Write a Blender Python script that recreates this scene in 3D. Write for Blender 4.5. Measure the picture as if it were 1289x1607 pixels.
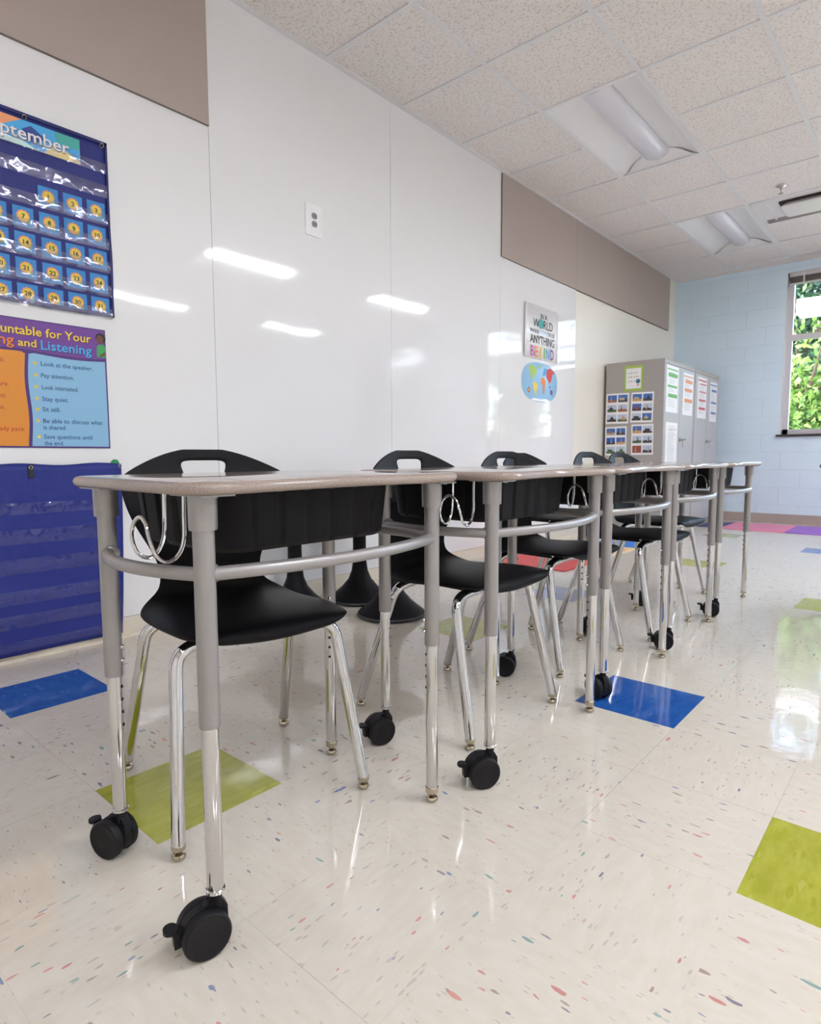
import bpy, bmesh, math, random
from mathutils import Vector, Matrix, Quaternion
random.seed(7)
PI = math.pi
S = bpy.context.scene
COL = S.collection
for o in list(bpy.data.objects):
    bpy.data.objects.remove(o, do_unlink=True)

# ------------------------------------------------------------------ camera
W, H = 1289, 1607
FPX = 960.46
YAW, PITCH, ROLL = 0.7178, -0.0905, -0.0034
fw = Vector((-math.sin(YAW)*math.cos(PITCH), math.cos(YAW)*math.cos(PITCH), math.sin(PITCH)))
r0 = Vector((math.cos(YAW), math.sin(YAW), 0)); u0 = r0.cross(fw)
rr = r0*math.cos(ROLL)+u0*math.sin(ROLL); uu = -r0*math.sin(ROLL)+u0*math.cos(ROLL)
cam_d = bpy.data.cameras.new('camera'); cam = bpy.data.objects.new('camera', cam_d); COL.objects.link(cam)
M = Matrix((rr, uu, -fw)).transposed().to_4x4(); M.translation = Vector((2.6503, -3.553, 0.7768))
cam.matrix_world = M
cam_d.sensor_fit = 'VERTICAL'; cam_d.sensor_height = 24.0; cam_d.lens = 24.0*FPX/H
cam_d.clip_start = 0.02; cam_d.clip_end = 300
cam_d.dof.use_dof = True; cam_d.dof.focus_distance = 1.3; cam_d.dof.aperture_fstop = 9.0
S.camera = cam

# ------------------------------------------------------------------ world, sun, exposure
SKY_STRENGTH = 1.7
SUN_STRENGTH = 5.0
LAMP_STRENGTH = 31.0
S.view_settings.view_transform = 'Standard'; S.view_settings.look = 'None'
S.view_settings.gamma = 1.0; S.view_settings.use_curve_mapping = False
S.view_settings.exposure = 0.52
try:
    S.cycles.use_denoising = True
    S.cycles.caustics_reflective = False; S.cycles.caustics_refractive = False
    S.cycles.sample_clamp_indirect = 25.0
    S.cycles.max_bounces = 12; S.cycles.diffuse_bounces = 6; S.cycles.glossy_bounces = 6
except Exception: pass
w = bpy.data.worlds.new('world'); S.world = w; w.use_nodes = True
nt = w.node_tree; nt.nodes.clear()
out = nt.nodes.new('ShaderNodeOutputWorld'); bg = nt.nodes.new('ShaderNodeBackground'); sky = nt.nodes.new('ShaderNodeTexSky')
sky.sky_type = 'NISHITA'; sky.sun_disc = False; sky.sun_elevation = math.radians(48); sky.sun_rotation = math.radians(200)
sky.air_density = 1.0; sky.dust_density = 2.0; sky.ozone_density = 1.0
bg.inputs[1].default_value = SKY_STRENGTH
nt.links.new(sky.outputs[0], bg.inputs[0]); nt.links.new(bg.outputs[0], out.inputs[0])
sl = bpy.data.lights.new('sun', 'SUN'); sl.energy = SUN_STRENGTH; sl.angle = math.radians(0.6); sl.color = (1, .95, .86)
so = bpy.data.objects.new('sun', sl); COL.objects.link(so); so.location = (3, -8, 12)
so.rotation_euler = (math.radians(42), 0, math.radians(-20))

HC = 2.8975      # ceiling height
CX0, CS = 0.0275, 0.6096
YFAR = 4.5; YBACK = -6.2; XR = 8.3

def area(name, loc, rot, sx, sy, power, color):
    l = bpy.data.lights.new(name, 'AREA'); l.shape = 'RECTANGLE'; l.size = sx; l.size_y = sy; l.energy = power; l.color = color
    o = bpy.data.objects.new(name, l); COL.objects.link(o); o.location = loc; o.rotation_euler = rot
    return o

# ------------------------------------------------------------------ helpers
def tag(o, label=None, cat=None, group=None, kind=None):
    if label: o['label'] = label
    if cat: o['category'] = cat
    if group: o['group'] = group
    if kind: o['kind'] = kind
    return o

class MB:
    def __init__(s): s.v = []; s.f = []; s.m = []; s.cur = 0
    def add(s, verts, faces, T=None):
        b = len(s.v)
        for p in verts:
            p = Vector(p); s.v.append(tuple(T @ p) if T is not None else tuple(p))
        for f in faces: s.f.append([b+i for i in f]); s.m.append(s.cur)
        return s
    def mat(s, i): s.cur = i; return s
    def box(s, x0, x1, y0, y1, z0, z1, T=None):
        v = [(x, y, z) for z in (z0, z1) for y in (y0, y1) for x in (x0, x1)]
        return s.add(v, [(0, 2, 3, 1), (4, 5, 7, 6), (0, 1, 5, 4), (2, 6, 7, 3), (0, 4, 6, 2), (1, 3, 7, 5)], T)
    def quad(s, a, b, c, d): return s.add([a, b, c, d], [(0, 1, 2, 3)])
    def tube(s, path, r, seg=16, caps=True, T=None):
        P = [Vector(p) for p in path]; n = len(P); R = r if isinstance(r, (list, tuple)) else [r]*n
        t0 = (P[1]-P[0]).normalized(); a = Vector((0, 0, 1)) if abs(t0.z) < .9 else Vector((1, 0, 0))
        nrm = (a-t0*a.dot(t0)).normalized(); prev = t0; vs = []
        for i in range(n):
            t = ((P[min(i+1, n-1)]-P[i]).normalized()+(P[i]-P[max(i-1, 0)]).normalized())
            t = t.normalized() if t.length > 1e-9 else prev
            q = prev.rotation_difference(t); nrm = q @ nrm; nrm = (nrm-t*nrm.dot(t)).normalized(); prev = t
            bn = t.cross(nrm)
            for k in range(seg):
                A = 2*PI*k/seg; vs.append(P[i]+(nrm*math.cos(A)+bn*math.sin(A))*R[i])
        fs = [(i*seg+k, i*seg+(k+1) % seg, (i+1)*seg+(k+1) % seg, (i+1)*seg+k) for i in range(n-1) for k in range(seg)]
        if caps: fs += [tuple(reversed(range(seg))), tuple((n-1)*seg+k for k in range(seg))]
        return s.add(vs, fs, T)
    def lathe(s, prof, c=(0, 0, 0), seg=24, T=None, caps=True):
        vs = [(c[0]+r*math.cos(2*PI*k/seg), c[1]+r*math.sin(2*PI*k/seg), c[2]+z) for r, z in prof for k in range(seg)]
        n = len(prof)
        fs = [(i*seg+k, i*seg+(k+1) % seg, (i+1)*seg+(k+1) % seg, (i+1)*seg+k) for i in range(n-1) for k in range(seg)]
        if caps: fs += [tuple(reversed(range(seg))), tuple((n-1)*seg+k for k in range(seg))]
        return s.add(vs, fs, T)
    def rings(s, rings, T=None, caps=True):
        n = len(rings[0]); vs = [p for r in rings for p in r]
        fs = [(i*n+k, i*n+(k+1) % n, (i+1)*n+(k+1) % n, (i+1)*n+k) for i in range(len(rings)-1) for k in range(n)]
        if caps: fs += [tuple(reversed(range(n))), tuple((len(rings)-1)*n+k for k in range(n))]
        return s.add(vs, fs, T)
    def build(s, name, mats, parent=None, angle=35, fixn=True):
        me = bpy.data.meshes.new(name); me.from_pydata(s.v, [], s.f)
        if not isinstance(mats, (list, tuple)): mats = [mats]
        for m in mats: me.materials.append(m)
        for p, mi in zip(me.polygons, s.m): p.material_index = mi
        if fixn:
            bm = bmesh.new(); bm.from_mesh(me); bmesh.ops.recalc_face_normals(bm, faces=bm.faces[:]); bm.to_mesh(me); bm.free()
        me.polygons.foreach_set('use_smooth', [True]*len(me.polygons))
        me.set_sharp_from_angle(angle=math.radians(angle)); me.update()
        o = bpy.data.objects.new(name, me); COL.objects.link(o)
        if parent is not None: o.parent = parent
        return o

def empty(name, loc=(0, 0, 0), rz=0.0):
    o = bpy.data.objects.new(name, None); COL.objects.link(o); o.location = loc; o.rotation_euler = (0, 0, rz)
    o.empty_display_size = .1
    return o
def copy_tree(o, parent=None):
    c = o.copy(); COL.objects.link(c); c.parent = parent
    for ch in KIDS.get(o, []) or [x for x in bpy.data.objects if x.parent == o]: copy_tree(ch, c)
    return c
KIDS = {}
def rrect(x0, x1, y0, y1, r, n=6):
    pts = []
    for cx, cy, a0 in ((x1-r, y1-r, 0), (x0+r, y1-r, 90), (x0+r, y0+r, 180), (x1-r, y0+r, 270)):
        for i in range(n+1):
            a = math.radians(a0+90*i/n); pts.append((cx+r*math.cos(a), cy+r*math.sin(a)))
    return pts
def fillet(P, rad, n=8):
    P = [Vector(p) for p in P]; out = [P[0]]
    for i in range(1, len(P)-1):
        a, b, c = P[i-1], P[i], P[i+1]; d1 = (a-b); d2 = (c-b)
        L = min(rad, d1.length*.49, d2.length*.49); p = b+d1.normalized()*L; q = b+d2.normalized()*L
        for k in range(n+1):
            t = k/n; out.append(p*(1-t)**2+b*2*t*(1-t)+q*t*t)
    out.append(P[-1]); return out
def smooth_path(P, n=6):
    P = [Vector(p) for p in P]; out = []
    for i in range(len(P)-1):
        p0 = P[max(i-1, 0)]; p1 = P[i]; p2 = P[i+1]; p3 = P[min(i+2, len(P)-1)]
        for k in range(n):
            t = k/n
            out.append(.5*((2*p1)+(-p0+p2)*t+(2*p0-5*p1+4*p2-p3)*t*t+(-p0+3*p1-3*p2+p3)*t**3))
    out.append(P[-1]); return out

# ------------------------------------------------------------------ materials
def mat(name, col, rough=.5, metal=0.0, spec=.5, coat=0.0, emit=None, estr=0.0, bump=None, alpha=None, trans=0.0, sheen=0):
    m = bpy.data.materials.new(name); m.use_nodes = True; b = m.node_tree.nodes['Principled BSDF']
    b.inputs['Base Color'].default_value = (*col, 1); b.inputs['Roughness'].default_value = rough
    b.inputs['Metallic'].default_value = metal; b.inputs['Specular IOR Level'].default_value = spec
    b.inputs['Coat Weight'].default_value = coat; b.inputs['Coat Roughness'].default_value = .06
    b.inputs['Transmission Weight'].default_value = trans
    if emit: b.inputs['Emission Color'].default_value = (*emit, 1); b.inputs['Emission Strength'].default_value = estr
    if alpha is not None: b.inputs['Alpha'].default_value = alpha
    if bump:
        sc, st, dist = bump; N = m.node_tree.nodes; L = m.node_tree.links
        tc = N.new('ShaderNodeTexCoord'); no = N.new('ShaderNodeTexNoise'); no.inputs['Scale'].default_value = sc; no.inputs['Detail'].default_value = 3
        bu = N.new('ShaderNodeBump'); bu.inputs['Strength'].default_value = st; bu.inputs['Distance'].default_value = dist
        L.new(tc.outputs['Object'], no.inputs['Vector']); L.new(no.outputs['Fac'], bu.inputs['Height']); L.new(bu.outputs[0], b.inputs['Normal'])
    return m
class NB:
    """tiny node builder"""
    def __init__(s, m): s.m = m; s.N = m.node_tree.nodes; s.L = m.node_tree.links; s.b = s.N['Principled BSDF']
    def n(s, t, ins=None, **kw):
        x = s.N.new('ShaderNode'+t)
        for k, v in kw.items(): setattr(x, k, v)
        for k, v in (ins or {}).items():
            if isinstance(v, bpy.types.NodeSocket): s.L.new(v, x.inputs[k])
            else: x.inputs[k].default_value = v
        return x
    def math(s, op, a, b=None, c=None):
        x = s.N.new('ShaderNodeMath'); x.operation = op
        for i, v in enumerate((a, b, c)):
            if v is None: continue
            if isinstance(v, bpy.types.NodeSocket): s.L.new(v, x.inputs[i])
            else: x.inputs[i].default_value = v
        return x.outputs[0]
    def mix(s, f, a, b):
        x = s.N.new('ShaderNodeMix'); x.data_type = 'RGBA'
        for k, v in ((0, f), (6, a), (7, b)):
            if isinstance(v, bpy.types.NodeSocket): s.L.new(v, x.inputs[k])
            else: x.inputs[k].default_value = v if k == 0 else (*v, 1)
        return x.outputs[2]
    def link(s, a, b): s.L.new(a, s.b.inputs[b])

def srgb(r, g, b):
    f = lambda c: ((c/255+.055)/1.055)**2.4 if c/255 > .04045 else c/255/12.92
    return (f(r), f(g), f(b))

M_wallcream = mat('cream_paint', srgb(240, 236, 226), .45, bump=(120, .05, .002))
M_white_wall = mat('white_paint', srgb(238, 237, 236), .5, bump=(120, .05, .002))
M_board = mat('whiteboard_laminate', srgb(238, 238, 240), .05, spec=.5, bump=(1.3, .3, .006))
M_tan = mat('tan_tackboard', srgb(181, 168, 161), .85, bump=(900, .25, .001))
M_tanedge = mat('board_edge_trim', srgb(120, 112, 106), .6)
M_basecream = mat('cream_vinyl_base', srgb(228, 219, 203), .4)
M_basetaupe = mat('taupe_vinyl_base', srgb(176, 160, 156), .45)
M_chrome = mat('chrome', (.66, .655, .66), .03, metal=1)
M_nickel = mat('nickel', srgb(190, 180, 160), .2, metal=1)
M_silver = mat('silver_powder_coat', srgb(158, 155, 155), .34, metal=.5, bump=(1500, .06, .0004))
M_blackpl = mat('black_textured_plastic', srgb(18, 16, 20), .55, spec=.2, bump=(1200, .12, .0005))
M_shell = mat('charcoal_shell_plastic', srgb(17, 15, 19), .48, spec=.17, bump=(1400, .15, .0005))
M_caster = mat('black_caster_nylon', srgb(20, 18, 22), .5, spec=.3)
M_hole = mat('dark_hole', (.01, .01, .01), .8)
M_grid = mat('ceiling_grid_enamel', srgb(226, 226, 228), .4)
M_troff = mat('troffer_enamel', srgb(232, 232, 234), .35)
M_diff_off = mat('diffuser_off', srgb(222, 222, 230), .3)
M_diff_on = mat('diffuser_lit', (.9, .9, .9), .4, emit=(.955, .985, 1.04), estr=LAMP_STRENGTH)
M_vent = mat('vent_enamel', srgb(224, 220, 220), .28)
M_ventdark = mat('vent_gap', srgb(60, 52, 50), .7)
M_ventslot = mat('vent_slot', srgb(140, 126, 122), .6)
M_cab = mat('grey_cabinet_enamel', srgb(172, 166, 162), .35, bump=(300, .04, .001))
M_cabdoor = mat('grey_cabinet_door_enamel', srgb(186, 187, 190), .33)
M_alu = mat('anodised_aluminium', srgb(214, 211, 216), .35, metal=.1)
M_frame_white = mat('white_reveal_paint', srgb(225, 230, 234), .4)
M_sill = mat('dark_sill', srgb(60, 56, 58), .4)
M_blind = mat('blind_slats', srgb(130, 118, 115), .5)
M_paper = mat('white_paper', srgb(246, 245, 247), .3)
M_navy = mat('navy_nylon', srgb(38, 46, 120), .62, bump=(500, .2, .001))
M_royal = mat('royal_blue_nylon', srgb(30, 44, 130), .6, bump=(14, .35, .01))
M_ink = mat('black_ink', srgb(38, 38, 42), .5)

def glass_mat(name, tint=(1, 1, 1), glossy=.08, rough=.02):
    m = bpy.data.materials.new(name); m.use_nodes = True; N = m.node_tree.nodes; L = m.node_tree.links; N.clear()
    o = N.new('ShaderNodeOutputMaterial'); t = N.new('ShaderNodeBsdfTransparent'); g = N.new('ShaderNodeBsdfGlossy'); x = N.new('ShaderNodeMixShader')
    fr = N.new('ShaderNodeFresnel'); fr.inputs[0].default_value = 1.45
    g.inputs['Roughness'].default_value = rough; t.inputs[0].default_value = (*tint, 1)
    L.new(fr.outputs[0], x.inputs[0]); L.new(t.outputs[0], x.inputs[1]); L.new(g.outputs[0], x.inputs[2]); L.new(x.outputs[0], o.inputs[0])
    return m
M_glass = glass_mat('window_glass')
def film_mat(name, opacity):
    m = bpy.data.materials.new(name); m.use_nodes = True; N = m.node_tree.nodes; L = m.node_tree.links; N.clear()
    o = N.new('ShaderNodeOutputMaterial'); t = N.new('ShaderNodeBsdfTransparent'); g = N.new('ShaderNodeBsdfPrincipled'); x = N.new('ShaderNodeMixShader')
    g.inputs['Base Color'].default_value = (.75, .75, .85, 1); g.inputs['Metallic'].default_value = 1; g.inputs['Roughness'].default_value = .13
    tc = N.new('ShaderNodeTexCoord'); no = N.new('ShaderNodeTexNoise'); no.inputs['Scale'].default_value = 16; no.inputs['Detail'].default_value = 1
    bu = N.new('ShaderNodeBump'); bu.inputs['Strength'].default_value = 1.0; bu.inputs['Distance'].default_value = .012
    L.new(tc.outputs['Object'], no.inputs['Vector']); L.new(no.outputs['Fac'], bu.inputs['Height']); L.new(bu.outputs[0], g.inputs['Normal'])
    x.inputs[0].default_value = opacity
    L.new(t.outputs[0], x.inputs[1]); L.new(g.outputs[0], x.inputs[2]); L.new(x.outputs[0], o.inputs[0])
    return m
M_film = film_mat('clear_vinyl_pocket', .19); M_film2 = film_mat('dull_vinyl_pocket', .07)

# cinder block
M_block = mat('blue_painted_block', srgb(172, 190, 199), .42)
nb = NB(M_block); tc = nb.n('TexCoord'); sep = nb.n('SeparateXYZ', {0: tc.outputs['Object']})
cmb = nb.n('CombineXYZ', {0: sep.outputs[0], 1: sep.outputs[2]})
br = nb.n('TexBrick', {'Vector': cmb.outputs[0], 'Scale': 1.0, 'Mortar Size': .004, 'Mortar Smooth': .6, 'Brick Width': .4064, 'Row Height': .2032, 'Color1': (1, 1, 1, 1), 'Color2': (1, 1, 1, 1), 'Mortar': (0, 0, 0, 1)})
no = nb.n('TexNoise', {'Vector': tc.outputs['Object'], 'Scale': 60.0})
hgt = nb.math('ADD', nb.math('MULTIPLY', br.outputs['Fac'], -1.0), nb.math('MULTIPLY', no.outputs['Fac'], .25))
bu = nb.n('Bump', {'Height': hgt, 'Strength': .6, 'Distance': .004}); nb.link(bu.outputs[0], 'Normal')
nb.link(nb.mix(br.outputs['Fac'], srgb(220, 240, 255), srgb(214, 234, 250)), 'Base Color')

# ceiling tile
M_tile = mat('acoustic_tile', srgb(206, 200, 196), .9)
nb = NB(M_tile); tc = nb.n('TexCoord')
n1 = nb.n('TexNoise', {'Vector': tc.outputs['Object'], 'Scale': 75.0, 'Detail': 3.0, 'Roughness': .65})
n2 = nb.n('TexNoise', {'Vector': tc.outputs['Object'], 'Scale': 300.0, 'Detail': 2.0})
ramp = nb.n('ValToRGB', {0: n1.outputs['Fac']}); ramp.color_ramp.elements[0].position = .38; ramp.color_ramp.elements[1].position = .47
ramp.color_ramp.elements[0].color = (0, 0, 0, 1); ramp.color_ramp.elements[1].color = (1, 1, 1, 1)
nb.link(nb.mix(ramp.outputs[0], srgb(211, 204, 200), srgb(236, 231, 229)), 'Base Color')
hh = nb.math('ADD', ramp.outputs[0], nb.math('MULTIPLY', n2.outputs['Fac'], .5))
bu = nb.n('Bump', {'Height': hh, 'Strength': .5, 'Distance': .003}); nb.link(bu.outputs[0], 'Normal')

# floor tile
TX, TY, TS = 1.1925, -3.0096, 0.3048
def floor_mat(name, base, base2, chips):
    m = mat(name, base, .11, spec=.5); nb = NB(m); tc = nb.n('TexCoord'); sep = nb.n('SeparateXYZ', {0: tc.outputs['Object']})
    u = nb.math('DIVIDE', nb.math('SUBTRACT', sep.outputs[0], TX), TS); v = nb.math('DIVIDE', nb.math('SUBTRACT', sep.outputs[1], TY), TS)
    iu = nb.math('FLOOR', u); iv = nb.math('FLOOR', v)
    par = nb.math('MODULO', nb.math('ADD', nb.math('ADD', iu, iv), 200.0), 2.0)
    offs = nb.math('ADD', nb.math('MULTIPLY', iu, 3.71), nb.math('MULTIPLY', iv, 7.13))
    a = nb.n('CombineXYZ', {0: sep.outputs[0], 1: nb.math('MULTIPLY', sep.outputs[1], .30), 2: offs})
    b = nb.n('CombineXYZ', {0: sep.outputs[1], 1: nb.math('MULTIPLY', sep.outputs[0], .30), 2: offs})
    mx = nb.n('Mix', data_type='VECTOR'); nb.L.new(par, mx.inputs[0]); nb.L.new(a.outputs[0], mx.inputs[4]); nb.L.new(b.outputs[0], mx.inputs[5]); vec = mx.outputs[1]
    nz = nb.n('TexNoise', {'Vector': vec, 'Scale': 55.0, 'Detail': 4.0, 'Roughness': .6})
    rp = nb.n('ValToRGB', {0: nz.outputs['Fac']}); rp.color_ramp.elements[0].position = .35; rp.color_ramp.elements[1].position = .65
    col = nb.mix(rp.outputs[0], base2, base)
    # warp
    wn = nb.n('TexNoise', {'Vector': vec, 'Scale': 160.0, 'Detail': 2.0})
    wadd = nb.n('VectorMath', {0: wn.outputs['Color'], 2: vec}, operation='MULTIPLY_ADD'); wadd.inputs[1].default_value = (.005, .005, 0)
    for sc, thr, rad, opa, cols in chips:
        vo = nb.n('TexVoronoi', {'Vector': wadd.outputs[0], 'Scale': sc, 'Randomness': 1.0})
        cs = nb.n('SeparateColor', {0: vo.outputs['Color']})
        selr = nb.math('GREATER_THAN', cs.outputs[0], thr)
        size = nb.math('MULTIPLY', cs.outputs[2], rad)
        inside = nb.math('LESS_THAN', vo.outputs['Distance'], size)
        f = nb.math('MULTIPLY', nb.math('MULTIPLY', selr, inside), opa)
        cr = nb.n('ValToRGB', {0: cs.outputs[1]}); cr.color_ramp.interpolation = 'CONSTANT'
        e = cr.color_ramp.elements
        while len(e) < len(cols): e.new(.5)
        for k, c in enumerate(cols): e[k].position = k/len(cols); e[k].color = (*c, 1)
        col = nb.mix(f, col, cr.outputs[0])
    # seams
    fu = nb.math('FRACT', u); fv = nb.math('FRACT', v)
    eu = nb.math('MINIMUM', fu, nb.math('SUBTRACT', 1.0, fu)); ev = nb.math('MINIMUM', fv, nb.math('SUBTRACT', 1.0, fv))
    seam = nb.math('LESS_THAN', nb.math('MINIMUM', eu, ev), .0017)
    sn = nb.n('TexNoise', {'Vector': tc.outputs['Object'], 'Scale': 1.7, 'Detail': 1.0})
    sv = nb.n('MapRange', {0: sn.outputs['Fac'], 1: .42, 2: .62, 3: .05, 4: .55})
    col = nb.mix(nb.math('MULTIPLY', seam, sv.outputs[0]), col, srgb(120, 108, 98))
    nb.link(col, 'Base Color')
    wv = nb.n('TexNoise', {'Vector': tc.outputs['Object'], 'Scale': 9.0, 'Detail': 2.0})
    wv2 = nb.n('TexNoise', {'Vector': tc.outputs['Object'], 'Scale': 140.0, 'Detail': 2.0})
    tilt = nb.n('TexWhiteNoise', {'Vector': nb.n('CombineXYZ', {0: iu, 1: iv}).outputs[0]})
    h = nb.math('ADD', nb.math('MULTIPLY', wv.outputs['Fac'], 1.0), nb.math('MULTIPLY', wv2.outputs['Fac'], .035))
    bu = nb.n('Bump', {'Height': h, 'Strength': .14, 'Distance': .006}); nb.link(bu.outputs[0], 'Normal')
    nb.link(nb.math('ADD', .035, nb.math('MULTIPLY', wv2.outputs['Fac'], .05)), 'Roughness')
    return m
CH = [srgb(70, 110, 170), srgb(196, 108, 108), srgb(100, 150, 150), srgb(150, 125, 105), srgb(90, 90, 130), srgb(205, 130, 120), srgb(176, 160, 140)]
M_floor = floor_mat('speckled_vinyl_tile', srgb(220, 213, 201), srgb(215, 207, 194),
    [(150.0, .70, .40, .5, [srgb(180, 166, 152), srgb(170, 174, 176), srgb(190, 162, 150), srgb(172, 160, 148)]), (120.0, .86, .42, .66, CH), (75.0, .91, .36, .75, CH)])
M_fgreen = floor_mat('green_vinyl_tile', srgb(178, 178, 62), srgb(160, 164, 40), [(80.0, .7, .5, .6, [srgb(150, 152, 28), srgb(190, 188, 90)])])
M_fblue = floor_mat('blue_vinyl_tile', srgb(46, 98, 178), srgb(34, 84, 164), [(80.0, .8, .5, .6, [srgb(30, 72, 146), srgb(80, 124, 190)])])
M_fperi = floor_mat('periwinkle_vinyl_tile', srgb(120, 136, 180), srgb(108, 124, 170), [(80.0, .8, .5, .6, [srgb(100, 112, 160), srgb(130, 144, 190)])])

# desktop laminate
M_desktop = mat('taupe_speckled_laminate', srgb(172, 158, 150), .09)
nb = NB(M_desktop); tc = nb.n('TexCoord'); n1 = nb.n('TexNoise', {'Vector': tc.outputs['Object'], 'Scale': 900.0, 'Detail': 3.0})
rp = nb.n('ValToRGB', {0: n1.outputs['Fac']}); rp.color_ramp.elements[0].position = .42; rp.color_ramp.elements[1].position = .58
nb.link(nb.mix(rp.outputs[0], srgb(134, 119, 112), srgb(168, 154, 145)), 'Base Color')

# ------------------------------------------------------------------ STRUCTURE
# floor
mb = MB(); special = {(0, 0): 1, (2, 4): 2, (4, 2): 1, (-1, 5): 1, (-1, 8): 3, (-3, 0): 2, (0, 13): 1, (-1, 19): 1, (2, 17): 2, (3, 10): 1}
nx0 = math.floor((0-TX)/TS); nx1 = math.ceil((XR-TX)/TS); ny0 = math.floor((YBACK-TY)/TS); ny1 = math.ceil((YFAR-TY)/TS)
for i in range(nx0, nx1):
    for j in range(ny0, ny1):
        x0 = max(0, TX+i*TS); x1 = min(XR, TX+(i+1)*TS); y0 = max(YBACK, TY+j*TS); y1 = min(YFAR, TY+(j+1)*TS)
        if x1-x0 < 1e-4 or y1-y0 < 1e-4: continue
        mb.mat(special.get((i, j), 0)).quad((x0, y0, 0), (x1, y0, 0), (x1, y1, 0), (x0, y1, 0))
tag(mb.build('floor', [M_floor, M_fgreen, M_fblue, M_fperi], fixn=False), kind='structure')

# walls
mb = MB(); mb.box(-.2, 0, YBACK-.2, YFAR+.25, -.05, 3.3); tag(mb.build('wall_left', M_wallcream), kind='structure')
mb = MB(); mb.box(-.2, XR+.2, YBACK-.2, YBACK, -.05, 3.3); tag(mb.build('wall_back', M_white_wall), kind='structure')
mb = MB(); mb.box(XR, XR+.2, YBACK, YFAR+.25, -.05, 3.3); tag(mb.build('wall_right', M_white_wall), kind='structure')
# far wall with window holes
WZ0, WZ1 = 1.01, 2.80
WIN = [(1.20, 2.95), (4.15, 5.90)]
mb = MB(); xs = [0]+[v for p in WIN for v in p]+[XR]
for k in range(0, len(xs), 2): mb.box(xs[k], xs[k+1], YFAR, YFAR+.22, -.05, 3.3)
for a, b in WIN: mb.box(a, b, YFAR, YFAR+.22, -.05, WZ0); mb.box(a, b, YFAR, YFAR+.22, WZ1, 3.3)
tag(mb.build('wall_far', M_block), kind='structure')
mb = MB(); mb.box(0, XR, YFAR-.012, YFAR, 0, .105); tag(mb.build('baseboard_far', M_basetaupe), kind='structure')
mb = MB(); mb.box(0, .014, YBACK, YFAR-.012, 0, .088); mb.box(.0, .022, YBACK, YFAR-.012, 0, .012); tag(mb.build('baseboard_left', M_basecream), kind='structure')
mb = MB(); mb.box(0, XR, YBACK, YBACK+.012, 0, .1); tag(mb.build('baseboard_back', M_basecream), kind='structure')
mb = MB(); mb.box(XR-.012, XR, YBACK+.012, YFAR-.012, 0, .1); tag(mb.build('baseboard_right', M_basecream), kind='structure')
mb = MB(); mb.box(-.3, XR+.3, YBACK-.3, YFAR+.35, 3.3, 3.45); tag(mb.build('roof_slab', M_white_wall), kind='structure')  # unseen roof slab above the ceiling, added to keep the sun out

# ceiling: fixture cells
FIX = []   # (col, row, lit)
for col in (1, 5, 9):
    for row in (-8, -4, 0, 4):
        FIX.append((col, row, col != 1))
skip = set()
for c, r, _ in FIX: skip |= {(c, r), (c, r+1)}
AC = [(2, 4), (3, 4)]
skip |= set(AC)
mb = MB(); gz = HC+.007
ci1 = math.ceil((XR-CX0)/CS); cj0 = math.floor(YBACK/CS); cj1 = math.ceil(YFAR/CS)
mb.quad((0, YBACK, gz), (CX0, YBACK, gz), (CX0, YFAR, gz), (0, YFAR, gz))
for i in range(0, ci1):
    for j in range(cj0, cj1):
        if (i, j) in skip: continue
        x0 = CX0+i*CS; x1 = min(XR, x0+CS); y0 = max(YBACK, j*CS); y1 = min(YFAR, (j+1)*CS)
        if y1-y0 > .001 and x1-x0 > .001: mb.quad((x0, y0, gz), (x0, y1, gz), (x1, y1, gz), (x1, y0, gz))
tag(mb.build('ceiling', M_tile, fixn=False), kind='structure')
mb = MB(); t = .012
for i in range(0, ci1+1):
    x = CX0+i*CS
    if x > XR: continue
    mb.box(x-t, x+t, YBACK, YFAR, HC, HC+.02)
for j in range(cj0, cj1+1):
    y = j*CS
    if y < YBACK or y > YFAR: continue
    xx = 0
    for i in range(0, ci1+1):
        a = CX0+i*CS+t; b = min(XR, CX0+(i+1)*CS-t)
        if (i, j) in skip and (i, j-1) in skip and (i, j) not in AC: continue
        if b > a: mb.box(a, b, y-t, y+t, HC+.0004, HC+.02)
mb.box(0, .022, YBACK, YFAR, HC-.0006, HC+.02); mb.box(0, XR, YFAR-.022, YFAR, HC-.0008, HC+.019)
tag(mb.build('trim_2', M_grid), kind='structure')

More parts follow.
